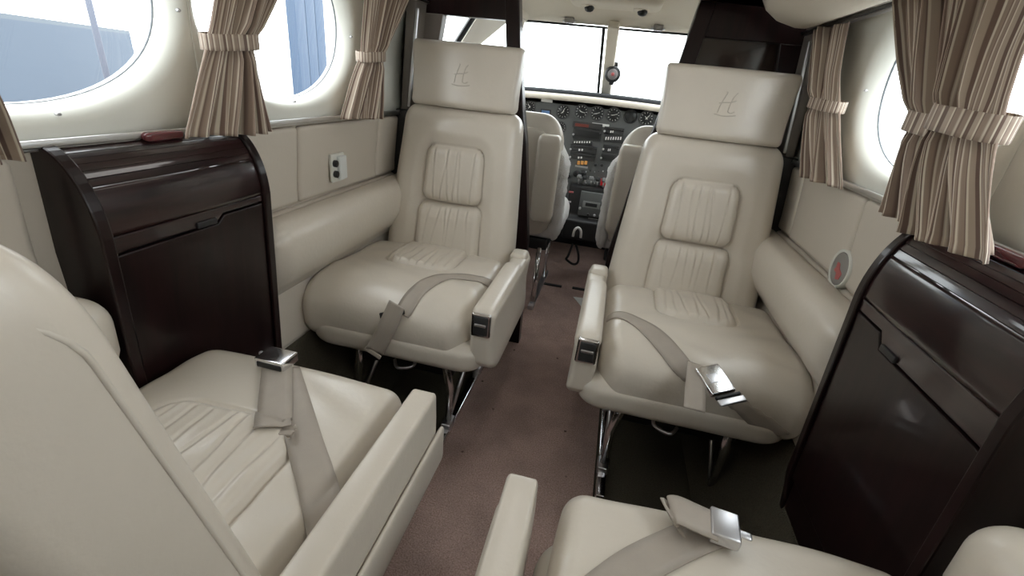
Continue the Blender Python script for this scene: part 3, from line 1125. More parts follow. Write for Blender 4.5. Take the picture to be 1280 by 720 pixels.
def make_seat(label, loc, rotz, inn, group, aft=False, bolt_seed=1, headrest=True, arm_u=0.258, arm_f=0.275, cw=0.434):
    dz = 0.062 if aft else 0.0
    S = Seat(label, loc, rotz, inn, group)
    # cushion
    if aft:
        V, F = cushion_shape(S, 0.31, 0.44, cw, 0.466 + dz, (0.034, 0.034, 0.040), 0.002, (0.0, -0.085, 0.125, 0.145, 0.06), bolt_seed, corner=0.05, plump=0.012)
    else:
        V, F = cushion_shape(S, 0.275, 0.49, 0.525, 0.486, (0.050, 0.070, 0.066), 0.016, (0.0, -0.14, 0.112, 0.145, 0.06), bolt_seed, corner=0.075, hz_=0.078)
    V = V - np.array(((cw - 0.434) / 2 if aft else 0.0225, 0, 0))
    S.cush = S.add('seat_cushion', V, F, LEATHER)
    # back
    vb = -0.165 if not aft else -0.050
    V, F = back_shape(0.485 if not aft else 0.462, 0.405 if not aft else 0.460, 0.41 + dz, 0.955 + dz * .2, 0.115, vb, 0.19 if not aft else 0.215, [(0.742, 0.112, 0.092, 0.032), (0.545, 0.118, 0.100, 0.026)] if not aft else [(0.76, 0.11, 0.12, 0.04)], bolt_seed * 3 + 1, 0.05 if not aft else 0.022)
    S.back = S.add('backrest', V, F, LEATHER)
    if aft:
        for sg in (-1, 1):
            pz = np.linspace(0.50, 0.885, 14)
            S.tub('piping', [(sg * 0.2305 * (1 - 0.004 * (z_ - 0.47) / 0.5) - sg * 0.0012, vb - 0.020 - (z_ - 0.472) * 0.215, z_) for z_ in pz] + [(sg * (0.2285 - 0.010 * (1 - math.cos(a_))), vb - 0.020 - 0.413 * 0.215 - 0.060 * (1 - math.cos(a_)) - 0.055 * math.sin(a_) * 0.215, 0.885 + 0.055 * math.sin(a_)) for a_ in np.linspace(0.15, 1.5, 8)], 0.0026, LEATHER_B, S.back, 6)
    V, F = rbox((0.215, 0.012, 0.24), (0.03, 0.01, 0.03), 3, 0.06)
    V = V + np.array((0, vb - 0.115 - 0.01, 0.68))
    V[:, 1] -= (V[:, 2] - 0.41) * 0.19
    V[:, 0] *= 1 - 0.16 * (V[:, 2] - 0.41) / 0.545
    S.add('back_shell', V, F, LEATHER_B)
    # headrest
    if headrest:
        V, F = rbox((0.180, 0.042, 0.099), (0.013, 0.026, 0.020), 4, (0.02, 0.02, 0.012))
        u, z = V[:, 0].copy(), V[:, 2].copy()
        V[:, 0] *= 1 + 0.045 * sstep(-0.1, 0.1, z) - 0.02 * np.cos(z * 16)
        V[:, 1] += 0.010 * np.cos(u * 8) - 0.035 * (u / 0.178) ** 2 * 0.3
        V[:, 1] += -(z) * 0.12 + 0.002 * np.sin(u * 30) * sstep(-0.02, -0.09, z)
        vh = vb - 0.060 - 0.545 * 0.19 + 0.012
        V = V + np.array((0, vh, 1.052 + dz * .7))
        hr = S.add('headrest', V, F, LEATHER)
        for lx in (-0.07, 0.07):
            S.tub('headrest_post', [(lx, vh - 0.005, 0.90 + dz), (lx, vh - 0.005, 1.0 + dz)], 0.007, CHROME)
        # stitched emblem follows the headrest face
        bv = BVHTree.FromPolygons([Vector((v[0] * inn, v[1], v[2])) for v in V], [list(map(int, f)) for f in F])
        VV, FF = [], []
        for st in LOGO:
            P = []
            for (a, b) in smooth_path([(p[0], p[1], 0) for p in st], 5)[:, :2]:
                lx, lz = -a * 0.026, 1.058 + dz * .7 + b * 0.030      # seen from the front the seat's local x runs the other way
                hit = bv.ray_cast(Vector((lx, 0.5, lz)), Vector((0, -1, 0)))[0]
                P.append((lx, (hit.y if hit else vh + 0.045) + 0.0002, lz))
            v2, f2 = tube_vf(P, 0.0013, 6)
            b0 = len(VV)
            VV += [tuple(x) for x in v2]
            FF += [tuple(b0 + i for i in f) for f in f2]
        em = put('emblem', VV, FF, STITCH, hr)
        fix_normals(em)
        em['label'] = 'stitched script emblem'
    # base tray under the cushion
    if aft:
        V, F = rbox((0.222, 0.215, 0.045), (0.05, 0.06, 0.03), 5, (0.05, 0.05, 0.05))
        V = V + np.array((0.012, 0.07, 0.352 + dz))
    else:
        V, F = rbox((0.252, 0.265, 0.046), (0.07, 0.05, 0.036), 5, (0.05, 0.05, 0.05))
        V = V + np.array((0.022, 0.03, 0.362))
    S.add('seat_base', V, F, LEATHER_B)
    # aisle-side arm
    if not aft:
        V, F = rbox((0.030, 0.245, 0.112), (0.016, 0.020, 0.020), 4, (0.03, 0.03, 0.03))
        k = sstep(0.10, 0.26, V[:, 1]) * sstep(0.02, -0.11, V[:, 2])
        V[:, 2] += 0.06 * k ** 2
        V[:, 0] += 0.010 * sstep(0.0, 0.11, V[:, 2])
        V = V + np.array((0.264, 0.030, 0.408))
        V[:, 0] += 0.010 * sstep(0.48, 0.33, V[:, 2])
        S.arm = S.add('arm', V, F, LEATHER)
        V, F = rbox((0.031, 0.185, 0.020), (0.018, 0.022, 0.018), 4, (0.03, 0.03, 0.03))
        V = V + np.array((0.269, 0.090, 0.506))
        S.add('arm_pad', V, F, LEATHER, S.arm)
        V, F = rbox((0.029, 0.035, 0.045), (0.016, 0.016, 0.016), 4, 0.03)
        S.add('arm_hinge_cover', V + np.array((0.269, -0.175, 0.488)), F, LEATHER, S.arm)
        # ashtray in the arm front
        V, F = rbox((0.0260, 0.006, 0.034), (0.006, 0.004, 0.006), 3, 9)
        V = V + np.array((0.268, 0.277, 0.482))
        at_ = S.add('ashtray', V, F, CHROME)
        V, F = rbox((0.0190, 0.004, 0.027), (0.003, 0.003, 0.003), 2, 9)
        S.add('ashtray_lid', V + np.array((0.268, 0.2815, 0.482)), F, PANELDARK, at_)
        V, F = rbox((0.015, 0.003, 0.004), (0.002, 0.002, 0.002), 2, 9)
        S.add('ashtray_lip', V + np.array((0.268, 0.286, 0.485)), F, STEEL, at_)
    else:
        V, F = rbox((0.025, 0.235, 0.075), (0.007, 0.012, 0.010), 3, (0.03, 0.05, 0.05))
        k = sstep(0.215, 0.235, V[:, 1])
        V[:, 0] *= 1 - 0.12 * sstep(0.0, 0.1, V[:, 2])
        V = V + np.array((arm_u, arm_f - 0.235, 0.485))
        S.arm = S.add('arm', V, F, LEATHER)
        V, F = rbox((0.005, 0.240, 0.040), (0.0045, 0.012, 0.012), 3, 0.05)
        S.add('arm_trim', V + np.array((arm_u + 0.030, arm_f - 0.235 + 0.008, 0.440)), F, LEATHER_B, S.arm)
    # piping along the cushion sides
    # underframe
    V, F = rbox((0.17, 0.17, 0.055), 0.015, 2, 9)
    S.add('slide_mechanism', V + np.array((-0.01, -0.02, 0.252 + dz)), F, BLACK)
    for lx in (0.155, -0.155):
        V, F = rbox((0.013, 0.27, 0.012), 0.004, 2, 9)
        S.add('floor_rail', V + np.array((lx, 0.0, 0.012)), F, CHROME if lx > 0 else STEEL)
        for ly in (0.16, -0.17):
            lg = S.tub('leg', [(lx - 0.02 * np.sign(lx), ly + 0.02, 0.31 + dz), (lx, ly, 0.17), (lx, ly, 0.03)], (0.013, 0.012, 0.010), CHROME)
            V, F = rbox((0.016, 0.028, 0.014), 0.006, 2, 9)
            S.add('foot', V + np.array((lx, ly, 0.032)), F, STEEL, lg)
        S.tub('brace', [(lx, 0.15, 0.05), (lx, -0.15, 0.27)], 0.008, STEEL)
    S.tub('adjust_lever', smooth_path([(0.05, 0.18, 0.29), (0.06, 0.22, 0.27), (0.02, 0.24, 0.265), (0.0, 0.22, 0.275)], 6), 0.005, STEEL)
    return S


def drape(S, name, pix, zguess, width, objs, mt=WEB, off=0.0035, parent=None, snap=True, lift=None, thick=0.0022, down=False):
    """belt strap: points (photo pixel at a height, or 3-d) laid on the cushion"""
    P = [np.array(q, float) if len(q) == 3 else at(q[0], q[1], 2, zguess) for q in pix]
    P = smooth_path(P, 7)
    T = np.gradient(P, axis=0)
    T /= np.linalg.norm(T, axis=1, keepdims=True)
    bv = S.world_bvh(objs)
    V = []
    W = 5
    rows_n = []
    zc = None
    for i, p in enumerate(P):
        loc, nrm, _, _ = bv.find_nearest(Vector(p))
        nn = np.array(nrm)
        if down:
            nn = np.array((0, 0, 1.0))
        sd = np.cross(T[i], nn)
        sd /= np.linalg.norm(sd)
        for k in range(W):
            q = p + sd * width * (k / (W - 1) - 0.5)
            hit = bv.ray_cast(Vector((q[0], q[1], 1.0)), Vector((0, 0, -1)))[0] if down else None
            if down:
                if hit is not None and (zc is None or hit.z > zc - 0.012):
                    zq = hit.z
                    zc = hit.z if zc is None else max(zc - 0.004, min(zc + 0.004, hit.z))
                else:
                    zq = zc - 0.003     # the taut strap bridges the gap beside the cushion
                q = np.array((q[0], q[1], zq + off + (lift[0] if lift else 0)))
            elif snap:
                l2, n2, _, _ = bv.find_nearest(Vector(q))
                q = np.array(l2) + np.array(n2) * (off + (lift[min(i * len(lift) // len(P), len(lift) - 1)] if lift else 0))
            V.append(q)
        rows_n.append(nn)
    V = np.array(V)
    m_ = len(P)
    N = np.repeat(np.array(rows_n), W, 0)
    F = []
    A = V
    B = V - N * thick
    VV = np.concatenate([A, B])
    o2 = m_ * W
    for i in range(m_ - 1):
        for k in range(W - 1):
            a = i * W + k
            F.append((a, a + 1, a + W + 1, a + W))
            F.append((o2 + a, o2 + a + W, o2 + a + W + 1, o2 + a + 1))
        F.append((i * W, (i + 1) * W, o2 + (i + 1) * W, o2 + i * W))
        a = i * W + W - 1
        F.append((a, o2 + a, o2 + a + W, a + W))
    F.append(tuple(range(W)) + tuple(range(o2 + W - 1, o2 - 1, -1)))
    e = (m_ - 1) * W
    F.append(tuple(range(e, e + W)) + tuple(range(o2 + e + W - 1, o2 + e - 1, -1)))
    o = put(name, VV, F, mt, parent or S.root, True, None, True if (parent is None) else False)
    if parent is not None:
        Mi = np.array(S.rot.inverted())
        for vtx in o.data.vertices:
            c = Mi[:3, :3] @ np.array(vtx.co) + Mi[:3, 3]
            vtx.co = c
    fix_normals(o)
    return o, P, T


def plate(S, name, c, tdir, ndir, hs, mt, parent, r=0.003):
    """little rounded block oriented: tdir (length), ndir (up)"""
    t = np.array(tdir, float)
    n = np.array(ndir, float)
    t -= n * (t @ n) / (n @ n)
    t /= np.linalg.norm(t)
    n /= np.linalg.norm(n)
    b = np.cross(n, t)
    V, F = rbox(hs, r, 3, 9)
    V = np.array(c) + V[:, :1] * t + V[:, 1:2] * b + V[:, 2:3] * n
    Mi = np.array(S.rot.inverted())
    V = V @ Mi[:3, :3].T + Mi[:3, 3]
    return fix_normals(put(name, V, F, mt, parent))


GROUP = 'cream leather passenger seats'
SL = make_seat('cream leather seat facing backwards on the left, before the wood cabinet with outlet wall', (-0.405, 1.265, 0), math.pi, -1, GROUP, bolt_seed=2)
SR = make_seat('cream leather seat facing backwards on the right, chrome buckle across its cushion', (0.405, 1.245, 0), math.pi, 1, GROUP, bolt_seed=3)
AL = make_seat('cream leather seat at lower left, tall back beside camera, buckle on its cushion', (-0.388, 0.325, 0), 0, 1, GROUP, aft=True, bolt_seed=4, arm_u=0.259, arm_f=0.280)
AR = make_seat('cream leather seat at bottom right, only cushion and arm in view', (0.345, 0.202, 0), 0, -1, GROUP, aft=True, bolt_seed=5, arm_u=0.272, arm_f=0.275, cw=0.472)

# belts ---------------------------------------------------------------
SL.root['label'] = 'cream leather seat facing backwards on the left side of the aisle'
SR.root['label'] = 'cream leather seat facing backwards on the right side of the aisle'

# left forward seat: strap over the cushion, tongue end hanging over the front
b1, P, T = drape(SL, 'seat_belt', [(628, 352), (600, 352), (570, 352), (545, 358), (520, 372), (502, 385), (493, 391)], 0.49, 0.048, [SL.cush])
f0 = at(496, 380, 1, 0.985)
f1 = at(484, 408, 1, 0.965)
f2 = at(468, 440, 1, 0.955)
drape(SL, 'belt_end', [tuple(f0), tuple(f1), tuple(f2)], 0, 0.050, [SL.cush], snap=False, parent=b1)
plate(SL, 'buckle_tongue', at(490, 392, 1, 0.985), (1, 0, 0.4), (0, -1, 0.3), (0.036, 0.008, 0.003), BLACK, b1)
plate(SL, 'belt_end_stitch', at(466, 441, 1, 0.952), (1, 0, -0.4), (0, -1, 0.3), (0.026, 0.006, 0.003), WEB, b1)

# right forward seat: buckle lies on the cushion front
b2, P, T = drape(SR, 'seat_belt', [(752, 392), (775, 398), (800, 412), (830, 435), (855, 456), (878, 478)], 0.495, 0.050, [SR.cush])
drape(SR, 'belt_end', [tuple(at(872, 455, 2, 0.508)), tuple(at(870, 480, 2, 0.500)), tuple(at(868, 513, 2, 0.470))], 0, 0.044, [SR.cush], snap=False, parent=b2)
c = at(893, 476, 2, 0.503)
dr = at(925, 515, 2, 0.49) - at(893, 476, 2, 0.503)
nb = np.array((0, -0.35, 1))
plate(SR, 'buckle', c + np.array((0, 0, 0.002)), dr, nb, (0.036, 0.029, 0.0065), CHROME, b2)
plate(SR, 'buckle_emblem', c + np.array((-0.004, -0.002, 0.0085)), dr, nb, (0.012, 0.012, 0.001), STEEL, b2, 0.0009)
c2 = at(910, 495, 2, 0.50)
plate(SR, 'buckle_slot', c2, dr, nb, (0.004, 0.029, 0.005), BLACK, b2)
c3 = at(915, 501, 2, 0.497)
plate(SR, 'tongue_plate', c3, dr, nb, (0.008, 0.031, 0.003), STEEL, b2)
drape(SR, 'belt_half', [tuple(at(915, 501, 2, 0.48)), tuple(at(930, 520, 2, 0.455)), tuple(at(948, 540, 2, 0.42)), tuple(at(968, 556, 2, 0.385)), tuple(at(985, 566, 2, 0.36))], 0.46, 0.050, [SR.cush], parent=b2)

# left aft seat: buckle at the front edge, two strap runs
b3, P, T = drape(AL, 'seat_belt', [(347, 455), (346, 475), (345, 500), (344, 525), (342, 545)], 0.540, 0.050, [AL.cush], lift=[0.004], down=True)
drape(AL, 'belt_half', [(356, 462), (366, 500), (380, 550), (396, 600), (408, 645), (411, 655)], 0.537, 0.050, [AL.cush], parent=b3, off=0.003, down=True)
c = at(346, 449, 2, 0.554)
bb = plate(AL, 'buckle', c, (0, 1, 0), (0, 0, 1), (0.022, 0.029, 0.010), CHROME, b3)
plate(AL, 'buckle_slot', c + np.array((0.001, -0.021, -0.001)), (0, 1, 0), (0, 0, 1), (0.003, 0.025, 0.006), BLACK, b3)
plate(AL, 'buckle_pin', c + np.array((-0.033, 0.004, 0.002)), (1, 0, 0), (0, 0, 1), (0.006, 0.004, 0.004), STEEL, b3)
plate(AL, 'belt_fold', at(344, 541, 2, 0.547), (1, 0.25, 0), (0, 0, 1), (0.026, 0.005, 0.0028), WEB, b3, 0.002)

# right aft seat: strap with loop and buckle
b4, P, T = drape(AR, 'seat_belt', [(745, 745), (790, 712), (830, 690), (870, 672), (905, 660)], 0.537, 0.048, [AR.cush], down=True)
drape(AR, 'belt_loop', [tuple(at(850, 652, 2, 0.546)), tuple(at(838, 640, 2, 0.562)), tuple(at(846, 636, 2, 0.570)), tuple(at(870, 646, 2, 0.567)), tuple(at(895, 657, 2, 0.562))], 0, 0.046, [AR.cush], snap=False, parent=b4)
c = at(905, 660, 2, 0.557)
dr = at(925, 668, 2, 0.552) - at(880, 652, 2, 0.552)
plate(AR, 'buckle', c, dr, (0, 0, 1), (0.018, 0.023, 0.009), STEEL, b4)
plate(AR, 'buckle_slot', c + dr / np.linalg.norm(dr) * 0.0178, dr, (0, 0, 1), (0.002, 0.012, 0.004), BLACK, b4)
plate(AR, 'tongue_plate', c + dr / np.linalg.norm(dr) * 0.024, dr, (0, 0, 1), (0.010, 0.006, 0.002), STEEL, b4)


# ------------------------------------------------------------------ wall armrests
def wall_armrest(s, y0, y1, label, zt=0.70, x_in=0.585, round_end=0.06):
    V, F = rbox(((y1 - y0) / 2, 0.055, 0.105), (round_end, 0.045, 0.055), 6, (0.04, 0.04, 0.04))
    y = V[:, 0] + (y0 + y1) / 2
    d = V[:, 1]           # + towards the aisle
    z = V[:, 2] + zt - 0.105
    d = d + 0.012 * sstep(-0.10, 0.05, V[:, 2])
    # tucks back under itself
    d = d - 0.05 * sstep(-0.01, -0.10, V[:, 2]) * (d + 0.055) / 0.11
    x = s * (x_in + 0.055 + 0.012 - d)
    o = fix_normals(put('padded_armrest', np.stack([x, y, z], -1), F, LEATHER, WALL[s]))
    o['label'] = label
    return o


wall_armrest(-1, 0.848, 1.70, 'long cream padded armrest along the left wall beside the rear-facing seat')
wall_armrest(1, 0.90, 1.70, 'long cream padded armrest along the right wall below the oval plate')
wall_armrest(-1, -0.35, 0.478, 'cream padded wall armrest end peeping out behind the lower left seat back', 0.715, 0.565)
wall_armrest(1, -0.40, 0.452, 'rounded cream wall armrest end at the lower right corner', 0.715, 0.535)


# ------------------------------------------------------------------ rolltop cabinets
def cabinet(s, y0, y1, label, hand):
    t = thing('rolltop_cabinet', label, 'cabinet', (s * 0.64, (y0 + y1) / 2, 0.0), 0, 'dark wood rolltop cabinets')

    def L(V):
        V = np.array(V, float)
        return V - np.array((s * 0.64, (y0 + y1) / 2, 0.0))
    cx, cz, rx, rz = 0.665, 0.785 if s < 0 else 0.765, 0.068, 0.124 if s < 0 else 0.144

    def arc(a, g=0.0):
        return (cx - (rx + g) * math.sin(a), cz + (rz + g) * math.cos(a))

    def fx(z):
        return cx - rx + (cz - z) * 0.055

    def outline(g):
        p = [(0.70, 0.10), (0.70, 0.86), (0.672, cz + rz + g)]
        p += [arc(math.pi / 2 * k / 14, g) for k in range(15)]
        p += [(fx(0.55) - g, 0.55), (fx(0.33) - g, 0.33), (fx(0.33) + 0.012 - g, 0.27), (0.652 - g, 0.10)]
        return p

    def pr(name, poly, a, b, mt, parent=t, bevel=0.0, smooth=False):
        o = prism(name, [(s * p[0], p[1]) for p in poly], 1, a, b, mt, None, bevel, smooth)
        off = Vector((s * 0.64, (y0 + y1) / 2, 0.0))
        for v in o.data.vertices:
            v.co -= off
        o.parent = parent
        return o
    pr('body', outline(-0.012), y0 + 0.01, y1 - 0.01, BLACK)
    pr('side_panel', outline(0.006), y0, y0 + 0.020, WOODV, bevel=0.003)
    pr('side_panel', outline(0.006), y1 - 0.020, y1, WOODV, bevel=0.003)
    # tambour slats
    ya, yb = y0 + 0.021, y1 - 0.021
    ns = 8
    af = math.pi / 2 * 0.60
    for k in range(ns):
        a0, a1 = af * (k + 0.02) / ns, af * (k + 0.98) / ns
        poly = [arc(a0, -0.008), arc(a0, -0.0006)] + [arc(a0 + (a1 - a0) * q, 0.0) for q in (0.06, 0.35, 0.65, 0.94)] + [arc(a1, -0.0006), arc(a1, -0.008)]
        pr('slat', poly, ya, yb, WOOD, smooth=False)
    # the wide curved board that ends the shutter
    outer = [arc(af + (math.pi / 2 - af) * q / 12, 0.0) for q in range(13)]
    o_ = pr('shutter_board', outer + [arc(math.pi / 2, -0.010), arc(af, -0.010)], ya, yb, WOOD, smooth=True)
    for pl in o_.data.polygons:
        pl.use_smooth = len(pl.vertices) == 4 and pl.area > 1e-5
    # bottom rail of the shutter (with the finger notch) and the fixed front below
    ym = (y0 + y1) / 2
    zs0, zs1 = (0.757, 0.771) if s < 0 else (0.717, 0.742)     # joint heights either side of the notch

    def front(name, yz, proud, mt):
        n = len(yz)
        V = [(s * (fx(z) - proud), y, z) for (y, z) in yz] + [(s * (fx(z) + 0.011), y, z) for (y, z) in yz]
        F = [tuple(range(n)), tuple(range(2 * n - 1, n - 1, -1))] + [(i, (i + 1) % n, n + (i + 1) % n, n + i) for i in range(n)]
        o = put(name, L(V), F, mt, t, False)
        fix_normals(o)
        md = o.modifiers.new('bevel', 'BEVEL')
        md.width = 0.0025
        md.segments = 2
        return o
    g = 0.004
    yn = ym + hand * (0.04 if s < 0 else 0.075)
    front('shutter_rail', [(ya, cz - 0.001), (yb, cz - 0.001), (yb, zs1), (yn + 0.012, zs1), (yn - 0.004, zs0), (ya, zs0)], 0.0, WOOD)
    front('front_panel', [(ya, zs0 - g), (yn - 0.002, zs0 - g), (yn + 0.014, zs1 - g), (yb, zs1 - g), (yb, 0.33), (ya, 0.33)], 0.0, WOODV)
    front('plinth', [(ya, 0.327), (yb, 0.327), (yb, 0.11), (ya, 0.11)], -0.008, WOODV)
    # finger catch in the notch
    V, F = rbox((0.004, 0.022, 0.006), 0.002, 2, 9)
    put('finger_catch', L(V + np.array((s * (fx(zs0) - 0.001), yn - 0.03, zs0 + 0.005))), F, BLACK, t)
    # maroon bar handle near the top
    a = math.pi / 2 * 0.13
    hx, hz = arc(a, 0.006)
    V, F = rbox((0.011, 0.038, 0.008), (0.006, 0.010, 0.006), 4, 9)
    put('pull_handle', L(V + np.array((s * hx, ym + hand * 0.005, hz))), F, MAROON, t)
    return t


cabinet(-1, 0.488, 0.845, 'dark mahogany rolltop cabinet against the left wall under the windows', 1)
cabinet(1, 0.510, 0.892, 'dark mahogany rolltop cabinet against the right wall, streak of light on shutter', 1)


# ------------------------------------------------------------------ curtains
def curtain(s, label, keys, folds, seed, tie_z, group='striped curtains', tie_h=0.026, ubase=0.0, flare=1.0):
    """keys: rows (z, y_from, y_to, x) from top to bottom"""
    r = np.random.RandomState(seed)
    keys = sorted(keys, key=lambda k: k[0])
    zk = [k[0] for k in keys]
    z = np.linspace(keys[-1][0], keys[0][0], 56)
    nu = 150
    u = np.linspace(0, 1, nu)
    ph = r.uniform(0, 6)
    jit = np.interp(u, np.linspace(0, 1, 9), np.concatenate([[0], r.uniform(-0.035, 0.035, 7), [0]]))
    V, UV = [], []

    def spl(i, zz):
        # smooth interpolation through the keys
        y = [k[i] for k in keys]
        f = np.interp(zz, zk, y)
        e = 0.012
        return (np.interp(zz - e, zk, y) + f + np.interp(zz + e, zk, y)) / 3
    for zz in z:
        a, b, x = spl(1, zz), spl(2, zz), spl(3, zz)
        w = abs(b - a)
        amp = np.interp(zz, [zk[0], tie_z - 0.03, tie_z, tie_z + 0.03, zk[-1]], [0.034 * flare, 0.020, 0.009, 0.019, 0.022])
        flat = 0.22 + 0.78 * sstep(0.26, 0.50, u)
        wave = flat * np.sin(2 * math.pi * folds * (u + jit) + ph + 0.5 * math.sin(zz * 9)) + flat * 0.35 * np.sin(2 * math.pi * folds * 2.3 * (u + jit) + ph * 2 + zz * 6)
        wave2 = np.cos(2 * math.pi * folds * (u + jit) + ph)
        yy = a + (b - a) * (u + 0.012 * wave2)
        # bunched round in section near the tie
        rnd = np.interp(zz, [zk[0], tie_z, zk[-1]], [0.010, 0.018, 0.006]) * np.sqrt(np.maximum(0, 1 - (2 * u - 1) ** 2))
        xx = s * (x - amp * wave - rnd)
        hem = 0.006 * np.sin(2 * math.pi * folds * (u + jit) + ph + 1) if zz == z[-1] else 0.0
        for k in range(nu):
            V.append((xx[k], yy[k], zz + 0.0))
            UV.append((ubase + (u[k] * 0.62 if u[k] < 0.4 else 0.248 + (u[k] - 0.4) * 1.35), zz))
    F = []
    for j in range(len(z) - 1):
        for k in range(nu - 1):
            a = j * nu + k
            F.append((a, a + 1, a + nu + 1, a + nu))
    c = tag(thing('curtain', label, 'curtain', (0, 0, 0)), label, 'curtain', group)
    cl_ = put('cloth', V, F, CLOTH, c, True, UV)
    md = cl_.modifiers.new('thick', 'SOLIDIFY')
    md.thickness = 0.0018
    # tie band wraps the bundle
    a, b, x = spl(1, tie_z), spl(2, tie_z), spl(3, tie_z)
    n = 40
    yc, hw = (a + b) / 2, abs(b - a) / 2 + 0.006
    VV, UU, FF = [], [], []
    tilt = (spl(1, tie_z + 0.02) + spl(2, tie_z + 0.02) - spl(1, tie_z - 0.02) - spl(2, tie_z - 0.02)) / 2 / 0.04
    for j, dz in enumerate(np.linspace(-tie_h / 2, tie_h / 2, 5)):
        for k in range(n):
            an = 2 * math.pi * k / n
            VV.append((s * (x - 0.005 - 0.030 * math.sin(an)), yc + 0.0 * tilt * dz + hw * np.sign(math.cos(an)) * abs(math.cos(an)) ** 0.8, tie_z + dz + 0.10 * s * 0 + 0.006 * math.cos(an)))
            UU.append((0.1 + k / n * 0.9, 0.2))
    for j in range(4):
        for k in range(n):
            FF.append((j * n + k, j * n + (k + 1) % n, (j + 1) * n + (k + 1) % n, (j + 1) * n + k))
    tb = fix_normals(put('tie_band', VV, FF, CLOTH, c, True, UU))
    md = tb.modifiers.new('thick', 'SOLIDIFY')
    md.thickness = 0.003
    md.offset = 1
    return c


curtain(-1, 'striped curtain tied back at the far left edge before the first window',
        [(1.262, 0.22, 0.42, 0.585), (1.10, 0.31, 0.42, 0.605), (1.06, 0.315, 0.41, 0.61), (0.98, 0.29, 0.43, 0.625), (0.908, 0.265, 0.43, 0.625)], 6, 11, 1.07)
curtain(-1, 'striped curtain tied back between the two left windows above the cabinet',
        [(1.262, 0.79, 0.97, 0.575), (1.15, 0.780, 0.91, 0.60), (1.07, 0.750, 0.845, 0.605), (1.02, 0.725, 0.855, 0.61), (0.912, 0.670, 0.860, 0.615)], 5, 12, 1.072)
curtain(-1, 'striped curtain tied back beside the left partition above the outlet',
        [(1.262, 1.27, 1.50, 0.58), (1.15, 1.275, 1.42, 0.60), (1.08, 1.275, 1.365, 0.61), (1.02, 1.235, 1.355, 0.615), (0.915, 1.175, 1.335, 0.62)], 4, 13, 1.08)
curtain(1, 'pale striped curtain tied back beside the right partition',
        [(1.262, 1.39, 1.58, 0.60), (1.15, 1.36, 1.50, 0.61), (1.08, 1.31, 1.45, 0.615), (1.02, 1.27, 1.41, 0.62), (0.905, 1.19, 1.33, 0.632)], 3, 14, 1.08)
curtain(1, 'darker pleated curtain tied back at the right window, forward one of the pair',
        [(1.262, 0.90, 1.12, 0.585), (1.15, 0.850, 1.01, 0.588), (1.065, 0.812, 0.92, 0.592), (1.01, 0.785, 0.925, 0.60), (0.918, 0.725, 0.895, 0.610)], 5, 15, 1.06, tie_h=0.030, ubase=0.3)
curtain(1, 'bright striped curtain tied back nearest the camera above the right cabinet',
        [(1.262, 0.72, 0.90, 0.56), (1.15, 0.715, 0.84, 0.56), (1.065, 0.690, 0.800, 0.56), (1.01, 0.660, 0.775, 0.56), (0.920, 0.598, 0.715, 0.56)], 3, 16, 1.068, tie_h=0.032, ubase=0.1)

# ------------------------------------------------------------------ small wall fittings
so = thing('wall_socket', 'white outlet plate with two black jacks on the left wall', 'socket', tuple(at(421, 209, 0, -0.665)))
box('socket_plate', (-0.004, -0.033, -0.040), (0.006, 0.033, 0.040), SHELL, so, r=0.003)
box('socket_cover', (0.004, -0.008, -0.034), (0.018, 0.028, 0.034), mat('white_plastic', (0.72, 0.74, 0.72), 0.4), so, r=0.005)
for dz in (-0.016, 0.014):
    lathe('jack', [(0.010, 0.0), (0.010, 0.008), (0.006, 0.010)], (0.006, -0.020, dz), BLACK, so, 16, 0)

ov = thing('oval_plate', 'round plate with red marking in a cream ring on the right wall', 'plate', tuple(at(1050, 336, 0, 0.671)))
V, F = lathe_vf([(0.046, 0.012), (0.046, -0.002), (0.042, -0.004), (0.039, -0.001)], 32, 0)
fix_normals(put('ring', V, F, SHELL, ov))
V, F = lathe_vf([(0.039, -0.001), (0.036, -0.0018)], 32, 0)
fix_normals(put('disc', V, F, mat('silver_grey_disc', (0.30, 0.29, 0.28), 0.25, 0.3), ov))
prism('red_mark', [(-0.016, -0.022), (-0.02, -0.006), (-0.004, 0.0), (0.004, 0.012), (0.016, 0.012), (0.014, 0.0), (0.020, -0.010), (0.004, -0.012), (0.0, -0.026)], 0, -0.0026, -0.0015, mat('dull_red', (0.42, 0.10, 0.10), 0.4), ov)

br = thing('jack_plate', 'grey metal plate with two holes beside the right partition', 'plate', tuple(at(997, 270, 1, 1.60)))
box('mount_plate', (-0.030, -0.004, -0.075), (0.030, 0.004, 0.075), mat('dull_grey_metal', (0.20, 0.20, 0.19), 0.45, 0.6), br, r=0.003)
box('jack_face', (-0.020, -0.008, -0.030), (0.018, -0.003, 0.034), SHELL, br, r=0.004)
for dz in (-0.012, 0.018):
    lathe('jack', [(0.008, -0.007), (0.008, -0.012), (0.005, -0.013)], (0.0, 0.0, dz), BLACK, br, 14, 1)

# little curtain snaps on the window panels
for i, (px, py, s) in enumerate(((225, 13, -1), (76, 143, -1), (370, 127, -1), (440, 46, -1), (1080, 113, 1))):
    p = at(px, py, 0, s * 0.664)
    k = lathe('snap_stud', [(0.003, 0.004), (0.003, 0.0), (0.002, -0.003)] if s > 0 else [(0.003, -0.004), (0.003, 0.0), (0.002, 0.003)], (s * (float(panel_x(p[2])) - 0.0), p[1], p[2]), STEEL, None, 12, 0)
    tag(k, ['metal snap stud beside the first left window', 'metal snap stud below the first left window', 'metal snap stud below the second left window',
            'metal snap stud beside the second left window', 'metal snap stud beside the right window'][i], 'stud', 'snap studs')

